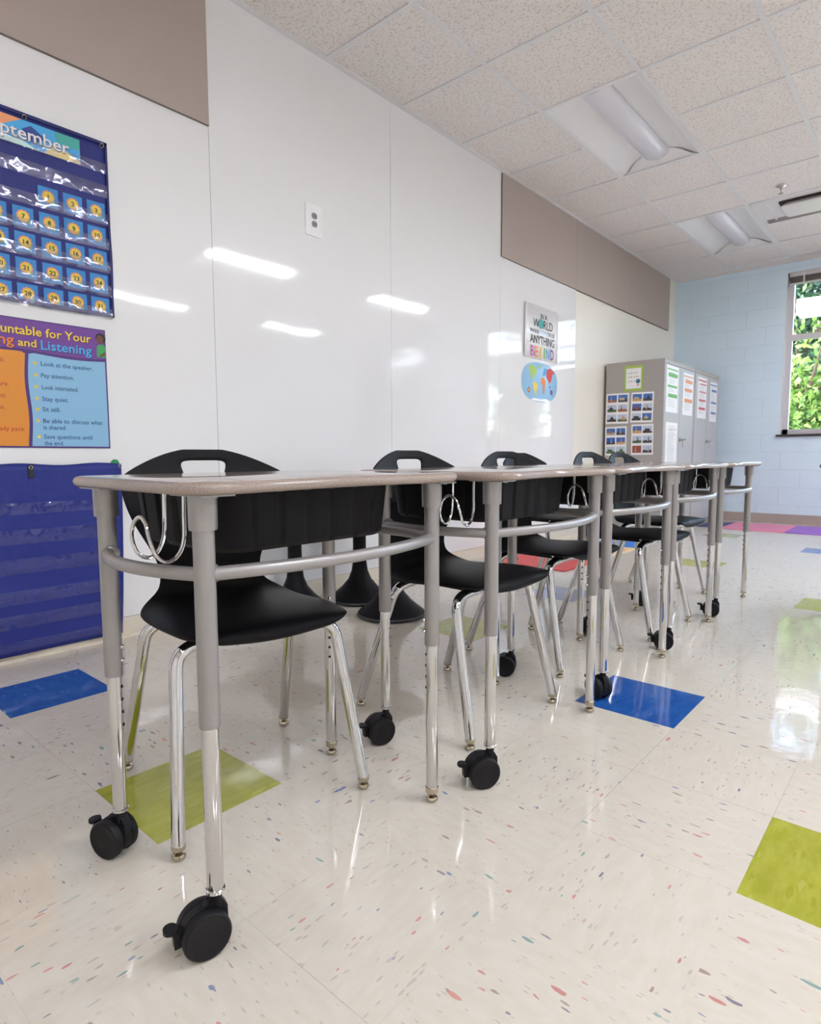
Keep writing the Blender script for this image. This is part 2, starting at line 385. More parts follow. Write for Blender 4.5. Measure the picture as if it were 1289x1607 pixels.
# ------------------------------------------------------------------ windows
def make_window(n, a, b):
    root = empty('window_%d' % n, (a, YFAR, WZ0)); tag(root, kind='structure')
    w_ = b-a; h_ = WZ1-WZ0; d = .13
    rv = MB(); t = .006   # painted reveal
    rv.box(0, t, 0, .2, 0, h_); rv.box(w_-t, w_, 0, .2, 0, h_); rv.box(0, w_, 0, .2, h_-t, h_)
    rv.build('window_reveal', M_frame_white, root)
    f = MB(); fwid = .055; y0, y1 = .10, .16
    f.box(t, t+fwid, y0, y1, 0, h_-t); f.box(w_-t-fwid, w_-t, y0, y1, 0, h_-t)
    f.box(t, w_-t, y0, y1, 0.0, .06); f.box(t, w_-t, y0, y1, h_-t-.05, h_-t)
    zt = 1.09
    f.box(t, w_-t, y0+.002, y1-.002, zt-.03, zt+.03)
    for q in (.5,): f.box(w_*q-.03, w_*q+.03, y0+.001, y1-.001, .03, h_-t-.03)
    f.build('window_frame', M_alu, root)
    g = MB(); g.box(t+.02, w_-t-.02, .128, .132, .03, h_-.03); g.build('window_pane', M_glass, root)
    s_ = MB(); s_.box(-.03, w_+.03, -.03, .10, -.025, 0); s_.build('window_sill', M_sill, root)
    bl = MB(); bl.mat(0).box(.02, w_-.02, .03, .08, h_-.05, h_-.008)
    bl.mat(1)
    for k in range(7): bl.box(.025, w_-.025, .032, .078, h_-.057-.009*k, h_-.0525-.009*k)
    bl.mat(0).box(.025, w_-.025, .032, .078, h_-.132, h_-.118)
    bl.mat(2)
    for q in (.09, .5, .91): bl.box(w_*q-.008, w_*q+.008, .029, .031, h_-.13, h_-.02)
    bo = bl.build('rolled_blind', [M_alu, M_blind, M_frame_white], root)
make_window(1, *WIN[0]); make_window(2, *WIN[1])

# ------------------------------------------------------------------ wall panels
def panel(name, y0, y1, z0, z1, th, m, label, cat, group=None, edge=None, joint=.0012):
    mb = MB(); mb.box(.0005, th, y0+joint, y1-joint, z0, z1)
    o = mb.build(name, m); tag(o, label, cat, group); return o
TZ = 2.287
B0 = .09
panel('whiteboard_panel', -4.35, -3.15, B0, TZ, .010, M_board, 'glossy white wall panel at the left edge behind the wall charts', 'whiteboard')
panel('whiteboard_panel', -3.15, -1.932, B0, TZ, .010, M_board, 'glossy white wall panel behind the blue calendar chart, under the tan panel', 'whiteboard')
panel('whiteboard_panel', -1.932, -.704, B0, HC-.001, .010, M_board, 'full height glossy whiteboard panel with the small outlet plate', 'whiteboard')
panel('whiteboard_panel', -.704, .524, B0, HC-.001, .010, M_board, 'full height glossy whiteboard panel between the outlet panel and the step down', 'whiteboard')
panel('whiteboard_panel', .524, 1.79, B0, TZ, .010, M_board, 'lower glossy whiteboard panel carrying the kindness poster and world map', 'whiteboard')
def tack(y0, y1, label):
    r = empty('tackboard_panel', (0, y0, TZ)); tag(r, label, 'tackboard')
    mb = MB(); mb.box(.0005, .020, .0015, y1-y0-.0015, .003, HC-TZ-.001); mb.build('fabric_face', M_tan, r)
    mb = MB(); mb.box(.0005, .0195, .001, y1-y0-.001, 0, .003); 
    mb.box(.0005, .0195, 0, .0015, 0, HC-TZ-.001); mb.build('edge_trim', M_tanedge, r)
tack(-4.35, -3.15, 'tan wall panel above the whiteboard at far left edge')
tack(-3.15, -1.932, 'tan fabric wall panel at upper left above the calendar')
tack(.524, 1.757, 'tan fabric wall panel nearest the tall whiteboard, above the poster')
tack(1.757, 3.017, 'middle tan fabric wall panel above the cream wall')
tack(3.017, 4.24, 'tan fabric wall panel nearest the blue corner')

# outlet plate
r = empty('outlet_plate', (.010, -1.317, 2.042)); tag(r, 'white wall plate with two grey round jacks on the whiteboard', 'outlet')
mb = MB(); pts = rrect(-.056, .056, -.083, .083, .008, 4)
mb.rings([[(0, y, z) for y, z in pts], [(.005, y, z) for y, z in pts], [(.007, y*.95, z*.96) for y, z in pts]]); mb.build('cover_plate', M_paper, r)
mb = MB(); pts = rrect(-.024, .024, -.052, .052, .004, 3); mb.rings([[(.006, y, z) for y, z in pts], [(.009, y, z) for y, z in pts]]); mb.build('jack_strip', M_paper, r)
M_greyjack = mat('grey_jack', srgb(140, 140, 146), .4)
for z in (.021, -.021):
    mb = MB(); pts = rrect(-.018, .018, -.016, .016, .013, 5); mb.rings([[(.008, y, z+q) for y, q in pts], [(.012, y, z+q) for y, q in pts]])
    j = mb.build('jack', M_greyjack, r)
    mb = MB()
    for dy in (-.006, .006): mb.box(.0115, .0125, dy-.0015, dy+.0015, z-.004, z+.004)
    mb.build('jack_slot', M_hole, j)

# ------------------------------------------------------------------ text helper (on wall facing +X or other frame)
def text_polys(body, size, align='LEFT', bold=0.0):
    c = bpy.data.curves.new('t', 'FONT'); c.body = body; c.size = size; c.align_x = align; c.offset = bold*size; c.resolution_u = 2
    c.fill_mode = 'BOTH'
    o = bpy.data.objects.new('t', c); COL.objects.link(o)
    dg = bpy.context.evaluated_depsgraph_get(); me = bpy.data.meshes.new_from_object(o.evaluated_get(dg))
    v = [tuple(x.co) for x in me.vertices]; f = [tuple(p.vertices) for p in me.polygons]
    bpy.data.objects.remove(o, do_unlink=True); bpy.data.curves.remove(c); bpy.data.meshes.remove(me)
    return v, f
def T_wallx(y, z, x, rot=0, sx=1.0):   # local x -> +Y, local y -> +Z, facing +X
    return Matrix(((0, 0, 1, x), (1, 0, 0, y), (0, 1, 0, z), (0, 0, 0, 1))) @ Matrix.Rotation(rot, 4, 'Z') @ Matrix.Diagonal((sx, 1, 1, 1))
def T_sidey(x, z, y, rot=0, sx=1.0):   # local x -> +X, local y -> +Z, facing -Y
    return Matrix(((1, 0, 0, x), (0, 0, -1, y), (0, 1, 0, z), (0, 0, 0, 1))) @ Matrix.Rotation(rot, 4, 'Z') @ Matrix.Diagonal((sx, 1, 1, 1))
def add_text(mb, body, size, T, width=None, align='LEFT', bold=0.0):
    v, f = text_polys(body, size, align, bold)
    if width and v:
        x0 = min(p[0] for p in v); x1 = max(p[0] for p in v); k = width/(x1-x0)
        a = {'LEFT': x0, 'RIGHT': x1, 'CENTER': (x0+x1)/2}[align]
        v = [((p[0]-a)*k, p[1], p[2]) for p in v]
    mb.add(v, f, T)
def poly(mb, pts, T): mb.add([(x, y, 0) for x, y in pts], [tuple(range(len(pts)))], T)
def disc_pts(r, n=24, cx=0, cy=0, wob=0, k=0): return [(cx+r*(1+wob*math.cos(k*2*PI*i/n))*math.cos(2*PI*i/n), cy+r*(1+wob*math.cos(k*2*PI*i/n))*math.sin(2*PI*i/n)) for i in range(n)]

def C(name, *rgb, rough=.45): return mat(name, srgb(*rgb), rough)
M_yel = C('yellow_print', 240, 205, 60); M_org = C('orange_print', 232, 130, 50); M_red = C('red_print', 210, 50, 45)
M_pink = C('pink_print', 200, 90, 180); M_purple = C('purple_print', 112, 62, 150); M_dpurple = C('dark_purple_print', 78, 44, 122)
M_sky = C('sky_blue_print', 140, 190, 225); M_lblue = C('bright_blue_print', 70, 170, 230); M_dblue = C('navy_print', 40, 80, 140)
M_green = C('green_print', 110, 185, 80); M_teal = C('teal_print', 60, 170, 165); M_cardblue = C('card_blue', 40, 130, 200)
M_gold = C('sun_yellow', 225, 195, 70); M_sunpink = C('sun_pink_edge', 215, 130, 110); M_skin = C('brown_print', 110, 60, 45)
M_greent = C('green_shirt_print', 60, 160, 90); M_lime = C('lime_print', 170, 200, 90); M_orangebg = C('orange_panel', 226, 145, 50)
M_rust = C('rust_print', 190, 70, 40); M_grey = C('grey_print', 150, 150, 150); M_hairblk = C('black_hair_print', 25, 22, 22)

# ------------------------------------------------------------------ calendar pocket chart
CY0, CY1, CZ0, CZ1 = -3.16, -2.402, 1.352, 2.040
r = empty('calendar_chart', (.014, CY1, CZ0)); tag(r, 'dark blue September calendar pocket chart with clear pockets hung on the wall', 'calendar')
def loc_box(mb, y0, y1, z0, z1, x0, x1): mb.box(x0-.014, x1-.014, y0-CY1, y1-CY1, z0-CZ0, z1-CZ0)
mb = MB(); NY, NZ = 24, 22
def wob(y, z): return .018+.004*math.sin(y*17+z*4)+.003*math.sin(z*21)
vs = []; 
for k in (0, 1):
    for j in range(NZ+1):
        for i in range(NY+1):
            y = CY0+(CY1-CY0)*i/NY; z = CZ0+(CZ1-CZ0)*j/NZ
            yy = y+(.004*math.sin(z*9) if i == NY else 0); zz = z-(.004*math.sin(y*9)**2 if j == 0 else 0)
            vs.append((.0025-.014+.014 if k else wob(y, z)*.25, yy-CY1, zz-CZ0))
n1_ = (NY+1)*(NZ+1); fs = []
for j in range(NZ):
    for i in range(NY):
        a = j*(NY+1)+i; fs.append((a, a+1, a+NY+2, a+NY+1))
mb.add([v for v in vs[:n1_]], fs)
cloth = mb.build('cloth_backing', M_navy, r, angle=60)
sd = cloth.modifiers.new('s', 'SOLIDIFY'); sd.thickness = .0015; sd.offset = -1
mb = MB()
for (y0, y1, z0, z1) in ((CY1-.008, CY1, CZ0, CZ1), (CY0, CY1, CZ1-.012, CZ1), (CY0, CY1, CZ0, CZ0+.014)): loc_box(mb, y0, y1, z0, z1, .019, .0225)
mb.build('hem', mat('hem_navy', srgb(34, 40, 104), .6), r)
def pocket(z0, z1, par, cz0, cy1, ya, yb, xo, name='clear_pocket', amp=.003, mt=None):
    mb = MB(); n = 40; vs = []; 
    for j in range(5):
        for i in range(n+1):
            y = ya+(yb-ya)*i/n; b = math.sin(PI*j/4)
            vs.append((xo+amp*(1+math.sin(i*.9+z0*40))*b+.0012*math.sin(i*2.1+j), y-cy1, z0+(z1-z0)*j/4-cz0))
    mb.add(vs, [(j*(n+1)+i, j*(n+1)+i+1, (j+1)*(n+1)+i+1, (j+1)*(n+1)+i) for j in range(4) for i in range(n)])
    return mb.build(name, mt or M_film, par, angle=80)
ROWZ = [1.763, 1.667, 1.575, 1.481, 1.388]
for z0, z1 in [(1.917, 1.957), (1.822, 1.872)]+[(z-.048, z-.004) for z in ROWZ]:
    pocket(z0, z1, r, CZ0, CY1, CY0+.008, CY1-.009, .0105)
for y in (-2.422, -2.697, -2.97):
    mb = MB(); mb.tube([(.009+.004*math.sin(a), y-CY1+.007*math.cos(a), CZ1-.016-CZ0+.007*math.sin(a)) for a in [2*PI*k/16 for k in range(17)]], .0015, 6)
    mb.build('grommet', M_nickel, r)
# month card
r2 = empty('month_card', (.024, -2.508, 1.92)); tag(r2, 'colourful September title card in the top pocket of the calendar', 'card')
mb = MB(); mb.box(0, .001, -.45, 0, 0, .092); mb.build('picture', M_lblue, r2)
mb = MB(); T = lambda y, z, x=.0014: T_wallx(y, z, x)
mb.mat(0); poly(mb, [(-.13, 0), (0, 0), (0, .01), (-.05, .032), (-.1, .03)], T(0, 0))
mb.mat(1); poly(mb, [(-.085, .055), (0, .05), (0, .092), (-.09, .092)], T(0, 0))
mb.mat(2); poly(mb, [(-.27, .05), (-.2, .092), (-.45, .092), (-.45, .04)], T(0, 0))
mb.mat(3); poly(mb, [(-.16, .02), (-.12, .05), (-.17, .08), (-.2, .06), (-.19, .03)], T(0, 0, .0015))
mb.mat(4); poly(mb, [(-.3, 0), (-.15, 0), (-.2, .02), (-.3, .018)], T(0, 0))
mb.build('scene_print', [C('sand_print', 225, 205, 140), C('sea_green_print', 70, 170, 165), C('coral_print', 240, 160, 110), C('deep_blue_print', 40, 70, 150), C('aqua_print', 190, 225, 225)], r2)
mb = MB(); mb.mat(1); add_text(mb, 'September', .062, T(-.037, .022, .0019), width=.297, align='RIGHT', bold=.03)
mb.mat(0); add_text(mb, 'September', .062, T(-.039, .024, .0024), width=.295, align='RIGHT', bold=.012)
mb.build('lettering', [C('letter_white', 235, 232, 235), C('letter_shadow', 90, 90, 120)], r2)
# date cards
def date_card(n, y, z, label):
    q = empty('date_card', (.0195, y, z)); tag(q, label, 'card', 'date cards in the calendar pockets')
    mb = MB(); mb.box(0, .001, -.0345, .0345, -.036, .036); mb.build('card', M_cardblue, q)
    mb = MB(); mb.mat(0); poly(mb, disc_pts(.0225, 44, 0, .002, .09, 11), T_wallx(0, 0, .0013))
    mb.mat(1); poly(mb, disc_pts(.0185, 33, 0, .002, .07, 11), T_wallx(0, 0, .0016))
    mb.mat(2); poly(mb, disc_pts(.005, 8, .015, -.017), T_wallx(0, 0, .0017)); mb.build('sun_picture', [M_sunpink, M_gold, M_green], q)
    mb = MB(); add_text(mb, str(n), .024, T_wallx(0, -.0065, .0021), align='CENTER', bold=.02); mb.build('numeral', M_ink, q)
COLY = [-2.805, -2.717, -2.629, -2.543, -2.455]
wk = [(2, 1), (3, 2), (4, 3)]; ordn = ['top', 'second', 'third', 'fourth', 'bottom']
for row in range(5):
    for c in range(5):
        n = -1+7*row+c if row else (c-1 if c >= 2 else None)
        if row == 0 and c < 2: continue
        num = (c-1) if row == 0 else [None, 6, 13, 20, 27][row]+c
        date_card(num, COLY[c]+random.uniform(-.002, .002), ROWZ[row]+random.uniform(-.002, .002),
                  'blue calendar card with a yellow sun numbered %d, in the %s row of dates' % (num, ordn[row]))

# ------------------------------------------------------------------ listening poster
PY0, PY1, PZ0, PZ1 = -3.06, -2.440, .815, 1.297
r = empty('listening_poster', (.013, PY1, PZ0)); tag(r, 'purple, orange and blue classroom poster about speaking and listening', 'poster')
TP = lambda y, z, x=.0012, rot=0: T_wallx(y-PY1, z-PZ0, x, rot)
mb = MB(); mb.box(-.002, .001, PY0-PY1, 0, 0, PZ1-PZ0); mb.build('poster_sheet', M_dpurple, r)
mb = MB()
def wav(y): return 1.173+.006*math.sin((y+2.44)*14)
ys = [PY0+.006+(PY1-.006-PY0-.006)*i/30 for i in range(31)]
mb.mat(0); poly(mb, [(y-PY1, wav(y)+.006-PZ0) for y in ys]+[(PY1-.005-PY1, PZ1-.005-PZ0), (PY0+.005-PY1, PZ1-.005-PZ0)], T_wallx(0, 0, .0013))
def dv(z): return -2.734+.004*math.sin(z*22)
zs = [PZ0+.006+(1.168-PZ0-.006)*i/16 for i in range(17)]
yr = [y for y in ys if y > -2.725]
mb.mat(1); poly(mb, [(dv(z)+.006-PY1, z-PZ0) for z in reversed(zs)]+[(PY1-.005-PY1, .006)]+[(y-PY1, wav(y)-.004-PZ0) for y in reversed(yr)], T_wallx(0, 0, .0013))
yl = [y for y in ys if y < -2.742]
mb.mat(2); poly(mb, [(PY0+.006-PY1, .006)]+[(dv(z)-.006-PY1, z-PZ0) for z in zs]+[(y-PY1, wav(y)-.004-PZ0) for y in reversed(yl)], T_wallx(0, 0, .0013))
mb.build('colour_panels', [M_purple, M_sky, M_orangebg], r)
LM = [M_yel, M_org, M_lblue, M_dblue, M_rust, M_hairblk]
def SH(body, size, y, z, w_, al, m, b=.014):
    q = MB(); q.mat(5); add_text(q, body, size, TP(y+.002, z-.002, .0016), w_, al, b); q.mat(m); add_text(q, body, size, TP(y, z, .0019), w_, al, b); q.build('title_word', LM, r)
def LN(body, y, z, wd, al, m):
    q = MB(); add_text(q, body, .0235, TP(y, z, .0016), wd, al, .012); q.build('text_line', LM[m], r)
SH('Be Accountable for Your', .046, -2.497, 1.238, .475, 'RIGHT', 0)
SH('Listening', .050, -2.497, 1.190, .185, 'RIGHT', 2)
SH('and', .040, -2.697, 1.195, .062, 'RIGHT', 0)
SH('Speaking', .052, -2.772, 1.196, .20, 'RIGHT', 1)
for body, y0, z, wd in [('Look at the speaker.', -2.686, 1.128, .190), ('Pay attention.', -2.687, 1.084, .118), ('Look interested.', -2.687, 1.039, .132), ('Stay quiet.', -2.688, .995, .094),
                        ('Sit still.', -2.689, .955, .064), ('Be able to discuss what', -2.689, .911, .222), ('is shared.', -2.689, .886, .082), ('Save questions until', -2.689, .850, .178), ('the end.', -2.689, .825, .070)]:
    LN(body, y0, z, wd, 'LEFT', 3)
for body, y1, z, wd in [('Think before you speak.', -2.806, 1.13, .19), ('Speak with care.', -2.797, 1.043, .15), ('Use good eye contact.', -2.808, 1.0, .17), ('Use complete sentences.', -2.815, .957, .18), ('Speak at a steady pace.', -2.752, .878, .21)]:
    LN(body, y1, z, wd, 'RIGHT', 4)
for z in (1.136, 1.092, 1.047, 1.003, .963, .919, .858):
    st = []
    for k in range(10):
        R_ = .0095 if k % 2 == 0 else .0042; a = PI/2+k*PI/5; st.append((R_*math.cos(a), R_*math.sin(a)))
    mb = MB(); poly(mb, st, TP(-2.706, z, .0016)); mb.build('star_bullet', M_yel, r)
mb = MB(); mb.mat(1); poly(mb, disc_pts(.020, 24, 0, 0), TP(-2.459, 1.262, .0015)); mb.mat(0); poly(mb, [(x*.75, y) for x, y in disc_pts(.018, 24)], TP(-2.463, 1.256, .0018))
mb.mat(2); poly(mb, [(-.018, -.034), (.016, -.034), (.018, .012), (.008, .018), (-.008, .018), (-.017, .008)], TP(-2.459, 1.218, .0016))
mb.mat(0); poly(mb, [(-.004, -.03), (.014, -.018), (.012, -.006), (-.01, -.024)], TP(-2.457, 1.215, .0019))
mb.build('child_picture', [M_skin, M_hairblk, M_greent], r)

# ------------------------------------------------------------------ lower pocket chart
LY0, LY1, LZ0, LZ1 = -3.17, -2.403, .028, .752
r = empty('pocket_chart', (.02, LY1, LZ0)); tag(r, 'royal blue empty pocket chart hanging low on the wall under the poster', 'pocket chart')
mb = MB(); NY, NZ = 30, 30; vs = []
for j in range(NZ+1):
    for i in range(NY+1):
        y = LY0+(LY1-LY0)*i/NY; z = LZ0+(LZ1-LZ0)*j/NZ; t_ = j/NZ
        vs.append((.004+.003*math.sin(y*15+z*6)*(1-.3*t_)+.004*(1-t_), y-LY1-(.03*(1-t_)*(1-t_) if i > 0 else 0)*i/NY, z-LZ0+(.004*math.sin(y*22) if j == NZ else 0)))
mb.add(vs, [(j*(NY+1)+i, j*(NY+1)+i+1, (j+1)*(NY+1)+i+1, (j+1)*(NY+1)+i) for j in range(NZ) for i in range(NY)])
o = mb.build('cloth_backing', M_royal, r, angle=60); sd = o.modifiers.new('s', 'SOLIDIFY'); sd.thickness = .0015
for zt, zb in ((.607, .564), (.505, .451), (.395, .338), (.274, .222), (.181, .131), (.08, .045)):
    pocket(zb, zt, r, LZ0, LY1, LY0+.01, LY1-.03, .014, amp=.0015, mt=M_film2)
for y in (-2.412, -2.746):
    mb = MB(); mb.tube([(.012, y-LY1+.006*math.cos(a), .712+.006*math.sin(a)) for a in [2*PI*k/16 for k in range(17)]], .0016, 6)
    mb.build('grommet', M_nickel, r)
mb = MB(); mb.box(.0085, .0105, -.352, -.334, .672, .722); mb.build('black_strap', M_ink, r)
mb = MB(); mb.lathe([(.017, 0), (.017, .004), (.012, .009), (.001, .010)], T=Matrix.Translation((.0115, -2.424, .752)) @ Matrix.Rotation(PI/2, 4, 'Y'))
tag(mb.build('round_magnet', C('green_magnet', 40, 140, 80)), 'round green magnet at the top corner of the low blue chart', 'magnet')

# ------------------------------------------------------------------ kindness poster and map
r = empty('kindness_poster', (.0115, .865, 1.585)); tag(r, 'white poster with rainbow BE KIND lettering taped to the whiteboard', 'poster')
mb = MB(); n = 16; vs = []
for j in (0, 1):
    for i in range(n+1):
        y = .575*i/n; vs.append((.002+.014*max(0, 1-y/.06)**2+.003*max(0, (y-.45)/.12), y, j*.438))
mb.add(vs, [(i, i+1, n+2+i, n+1+i) for i in range(n)]); o = mb.build('poster_sheet', mat('laminated_white_sheet', srgb(250, 250, 252), .06, spec=.7), r, angle=60); sd = o.modifiers.new('s', 'SOLIDIFY'); sd.thickness = .0008; sd.offset = 1
K = lambda y, z, x=.0048, rot=0: T_wallx(y-.865, z-1.585, x, rot)
mb = MB(); mb.mat(0)
add_text(mb, 'IN A', .060, K(1.19, 1.925), .11, 'CENTER'); add_text(mb, 'W', .105, K(1.012, 1.845), .10, 'LEFT'); add_text(mb, 'RLD', .105, K(1.185, 1.845), .16, 'LEFT')
add_text(mb, 'WHERE', .050, K(.965, 1.795), .15, 'LEFT'); add_text(mb, 'CAN BE', .050, K(1.245, 1.795), .135, 'LEFT')
add_text(mb, 'ANYTHING', .095, K(1.175, 1.715), .41, 'CENTER', .01)
mb.mat(1); poly(mb, [(x, y) for x, y in disc_pts(.040, 24)], K(1.142, 1.882)); mb.mat(7); add_text(mb, 'YOU', .05, K(1.13, 1.795), .10, 'LEFT')
for ch, m_, y in (('B', 2, .978), ('E', 3, 1.045), ('K', 4, 1.125), ('I', 5, 1.20), ('N', 6, 1.235), ('D', 8, 1.312)):
    mb.mat(m_); add_text(mb, ch, .125, K(y, 1.605), .018 if ch == 'I' else .058, 'LEFT', .018)
mb.build('lettering', [M_ink, M_teal, M_pink, M_org, M_yel, M_green, M_lblue, C('light_blue_letters', 150, 190, 230), M_purple], r)
M_tape = mat('clear_tape', srgb(235, 235, 238), .2)
for y, z in ((.03, .43), (.56, .43), (.30, 0.004), (.56, .003)): mb = MB(); mb.box(.0052, .0058, y-.012, y+.012, z-.006, z+.006); mb.build('tape', M_tape, r)
r = empty('world_map', (.0115, 1.15, 1.398)); tag(r, 'rounded world map cutout taped below the kindness poster', 'map')
def sup(rx, ry, n=64, p=2.6): return [(math.copysign(abs(math.cos(2*PI*i/n))**(2/p), math.cos(2*PI*i/n))*rx, math.copysign(abs(math.sin(2*PI*i/n))**(2/p), math.sin(2*PI*i/n))*ry) for i in range(n)]
mb = MB(); P_ = sup(.298, .163); mb.rings([[(-.0005, a, b) for a, b in P_], [(.0015, a, b) for a, b in P_]]); mb.build('ocean', C('map_blue', 150, 195, 230, rough=.1), r)
mb = MB(); Mp = T_wallx(0, 0, .0022)
mb.mat(0); poly(mb, [(-.20, .125), (-.12, .135), (-.08, .12), (-.05, .09), (-.09, .06), (-.11, .03), (-.125, .035), (-.14, .0), (-.15, .005), (-.17, .06), (-.19, .09)], Mp)
poly(mb, [(-.03, .14), (.02, .145), (.0, .115), (-.02, .12)], Mp)
mb.mat(1); poly(mb, [(-.12, 0), (-.07, -.005), (-.045, -.03), (-.07, -.09), (-.09, -.12), (-.10, -.08), (-.125, -.03)], Mp)
mb.mat(2); poly(mb, [(.02, .045), (.06, .045), (.095, .02), (.08, -.03), (.065, -.09), (.045, -.09), (.04, -.02), (.01, .0), (.01, .03)], Mp)
mb.mat(3); poly(mb, [(.03, .06), (.05, .105), (.08, .13), (.11, .12), (.10, .08), (.07, .06)], Mp)
mb.mat(4); poly(mb, [(.11, .12), (.17, .135), (.24, .11), (.23, .09), (.21, .085), (.20, .05), (.18, .01), (.165, .02), (.15, .0), (.13, .03), (.10, .05), (.10, .08)], Mp)
mb.mat(5); poly(mb, [(.17, -.06), (.20, -.045), (.22, -.06), (.215, -.095), (.18, -.09)], Mp); poly(mb, [(.15, -.02), (.17, -.015), (.18, -.03), (.16, -.035)], Mp)
mb.mat(6); poly(mb, disc_pts(.022, 16, -.19, -.075, .1, 4), Mp); mb.mat(1); poly(mb, disc_pts(.010, 12, -.19, -.075), T_wallx(0, 0, .0025))
mb.mat(7); poly(mb, [(-.16, -.15), (-.1, -.135), (0, -.14), (.1, -.132), (.17, -.145), (.12, -.158), (-.1, -.158)], Mp)
mb.build('continents', [M_lime, M_yel, M_org, M_lblue, M_red, M_purple, C('compass_red', 190, 70, 70), M_paper], r)

# ------------------------------------------------------------------ desk
LX, LYH = .170, .272; ZB, ZT = .722, .742
def desk_outline(inset):
    x0, x1, y0, y1, rd = -.262, .232, -.325, .325, .065
    pts = rrect(x0+inset, x1-inset, y0+inset, y1-inset, max(rd-inset, .01), 8)
    out = []; n = len(pts)
    for i in range(n):
        a = pts[i]; b = pts[(i+1) % n]; L = math.hypot(b[0]-a[0], b[1]-a[1]); k = 12 if L > .15 else 1
        for q in range(k): t_ = q/k; out.append((a[0]+(b[0]-a[0])*t_, a[1]+(b[1]-a[1])*t_))
    res = []
    for x, y in out:
        if x > .05:   # slightly waisted front edge
            s_ = max(0, 1-(y/.29)**2); x -= .030*s_*s_*((x-.05)/.18)
        y *= 1-.035*(.232-x)/.477
        res.append((x, y))
    return res
def caster_build(parent, loc):
    r = empty('caster', loc); r.parent = parent
    X = Matrix.Rotation(PI/2, 4, 'Y')
    off = -.020; R_ = .0375
    b = MB()
    b.lathe([(.0095, 0), (.0095, .036)], c=(0, 0, .068), seg=16)
    # hood between and over the two wheels
    hp = []
    for k in range(19): a = math.radians(-30+k*12); hp.append((math.cos(a)*.0368, math.sin(a)*.0368))
    b.rings([[(x, off+p, .0375+q) for p, q in hp] for x in (-.009, .009)])
    b.rings([[(x, off+p, .0375+q) for p, q in [(.037, .0), (.036, .03), (.028, .043), (.006, .043), (-.008, .03), (-.008, 0)]] for x in (-.008, .008)])
    b.build('caster_body', M_caster, r)
    for sgn in (-1, 1):
        w_ = MB(); Tm = Matrix.Translation((sgn*.0185, off, .0375)) @ Matrix.Rotation(sgn*PI/2, 4, 'Y')
        w_.lathe([(.034, -.0085), (R_, -.0065), (R_, .0045), (R_-.002, .0075), (R_-.005, .0085), (R_-.006, .0080), (.012, .0088), (.001, .009)], seg=40, T=Tm); w_.build('wheel', M_caster, r)
    l = MB(); l.rings([[(x, y, z) for y, z in [(off-.030, .028), (off-.046, .026), (off-.048, .050), (off-.040, .056), (off-.030, .048)]] for x in (-.008, .008)])
    l.rings([[(x*s2, y+off-.050, z+.0565) for x, y, z in [(.013*math.cos(a), .011*math.sin(a), dz) for a in [2*PI*k/16 for k in range(16)]]] for dz, s2 in ((-.003, .9), (0, 1.0), (.003, .95))])
    l.build('brake_lever', M_caster, r)
    return r
def glide_mesh(b, x, y, z=0, r=.0135):
    b.lathe([(r*.8, 0), (r, .003), (r*1.02, .007), (r*.85, .011), (r*.5, .013), (.004, .014), (.004, .028)], c=(x, y, z), seg=20)
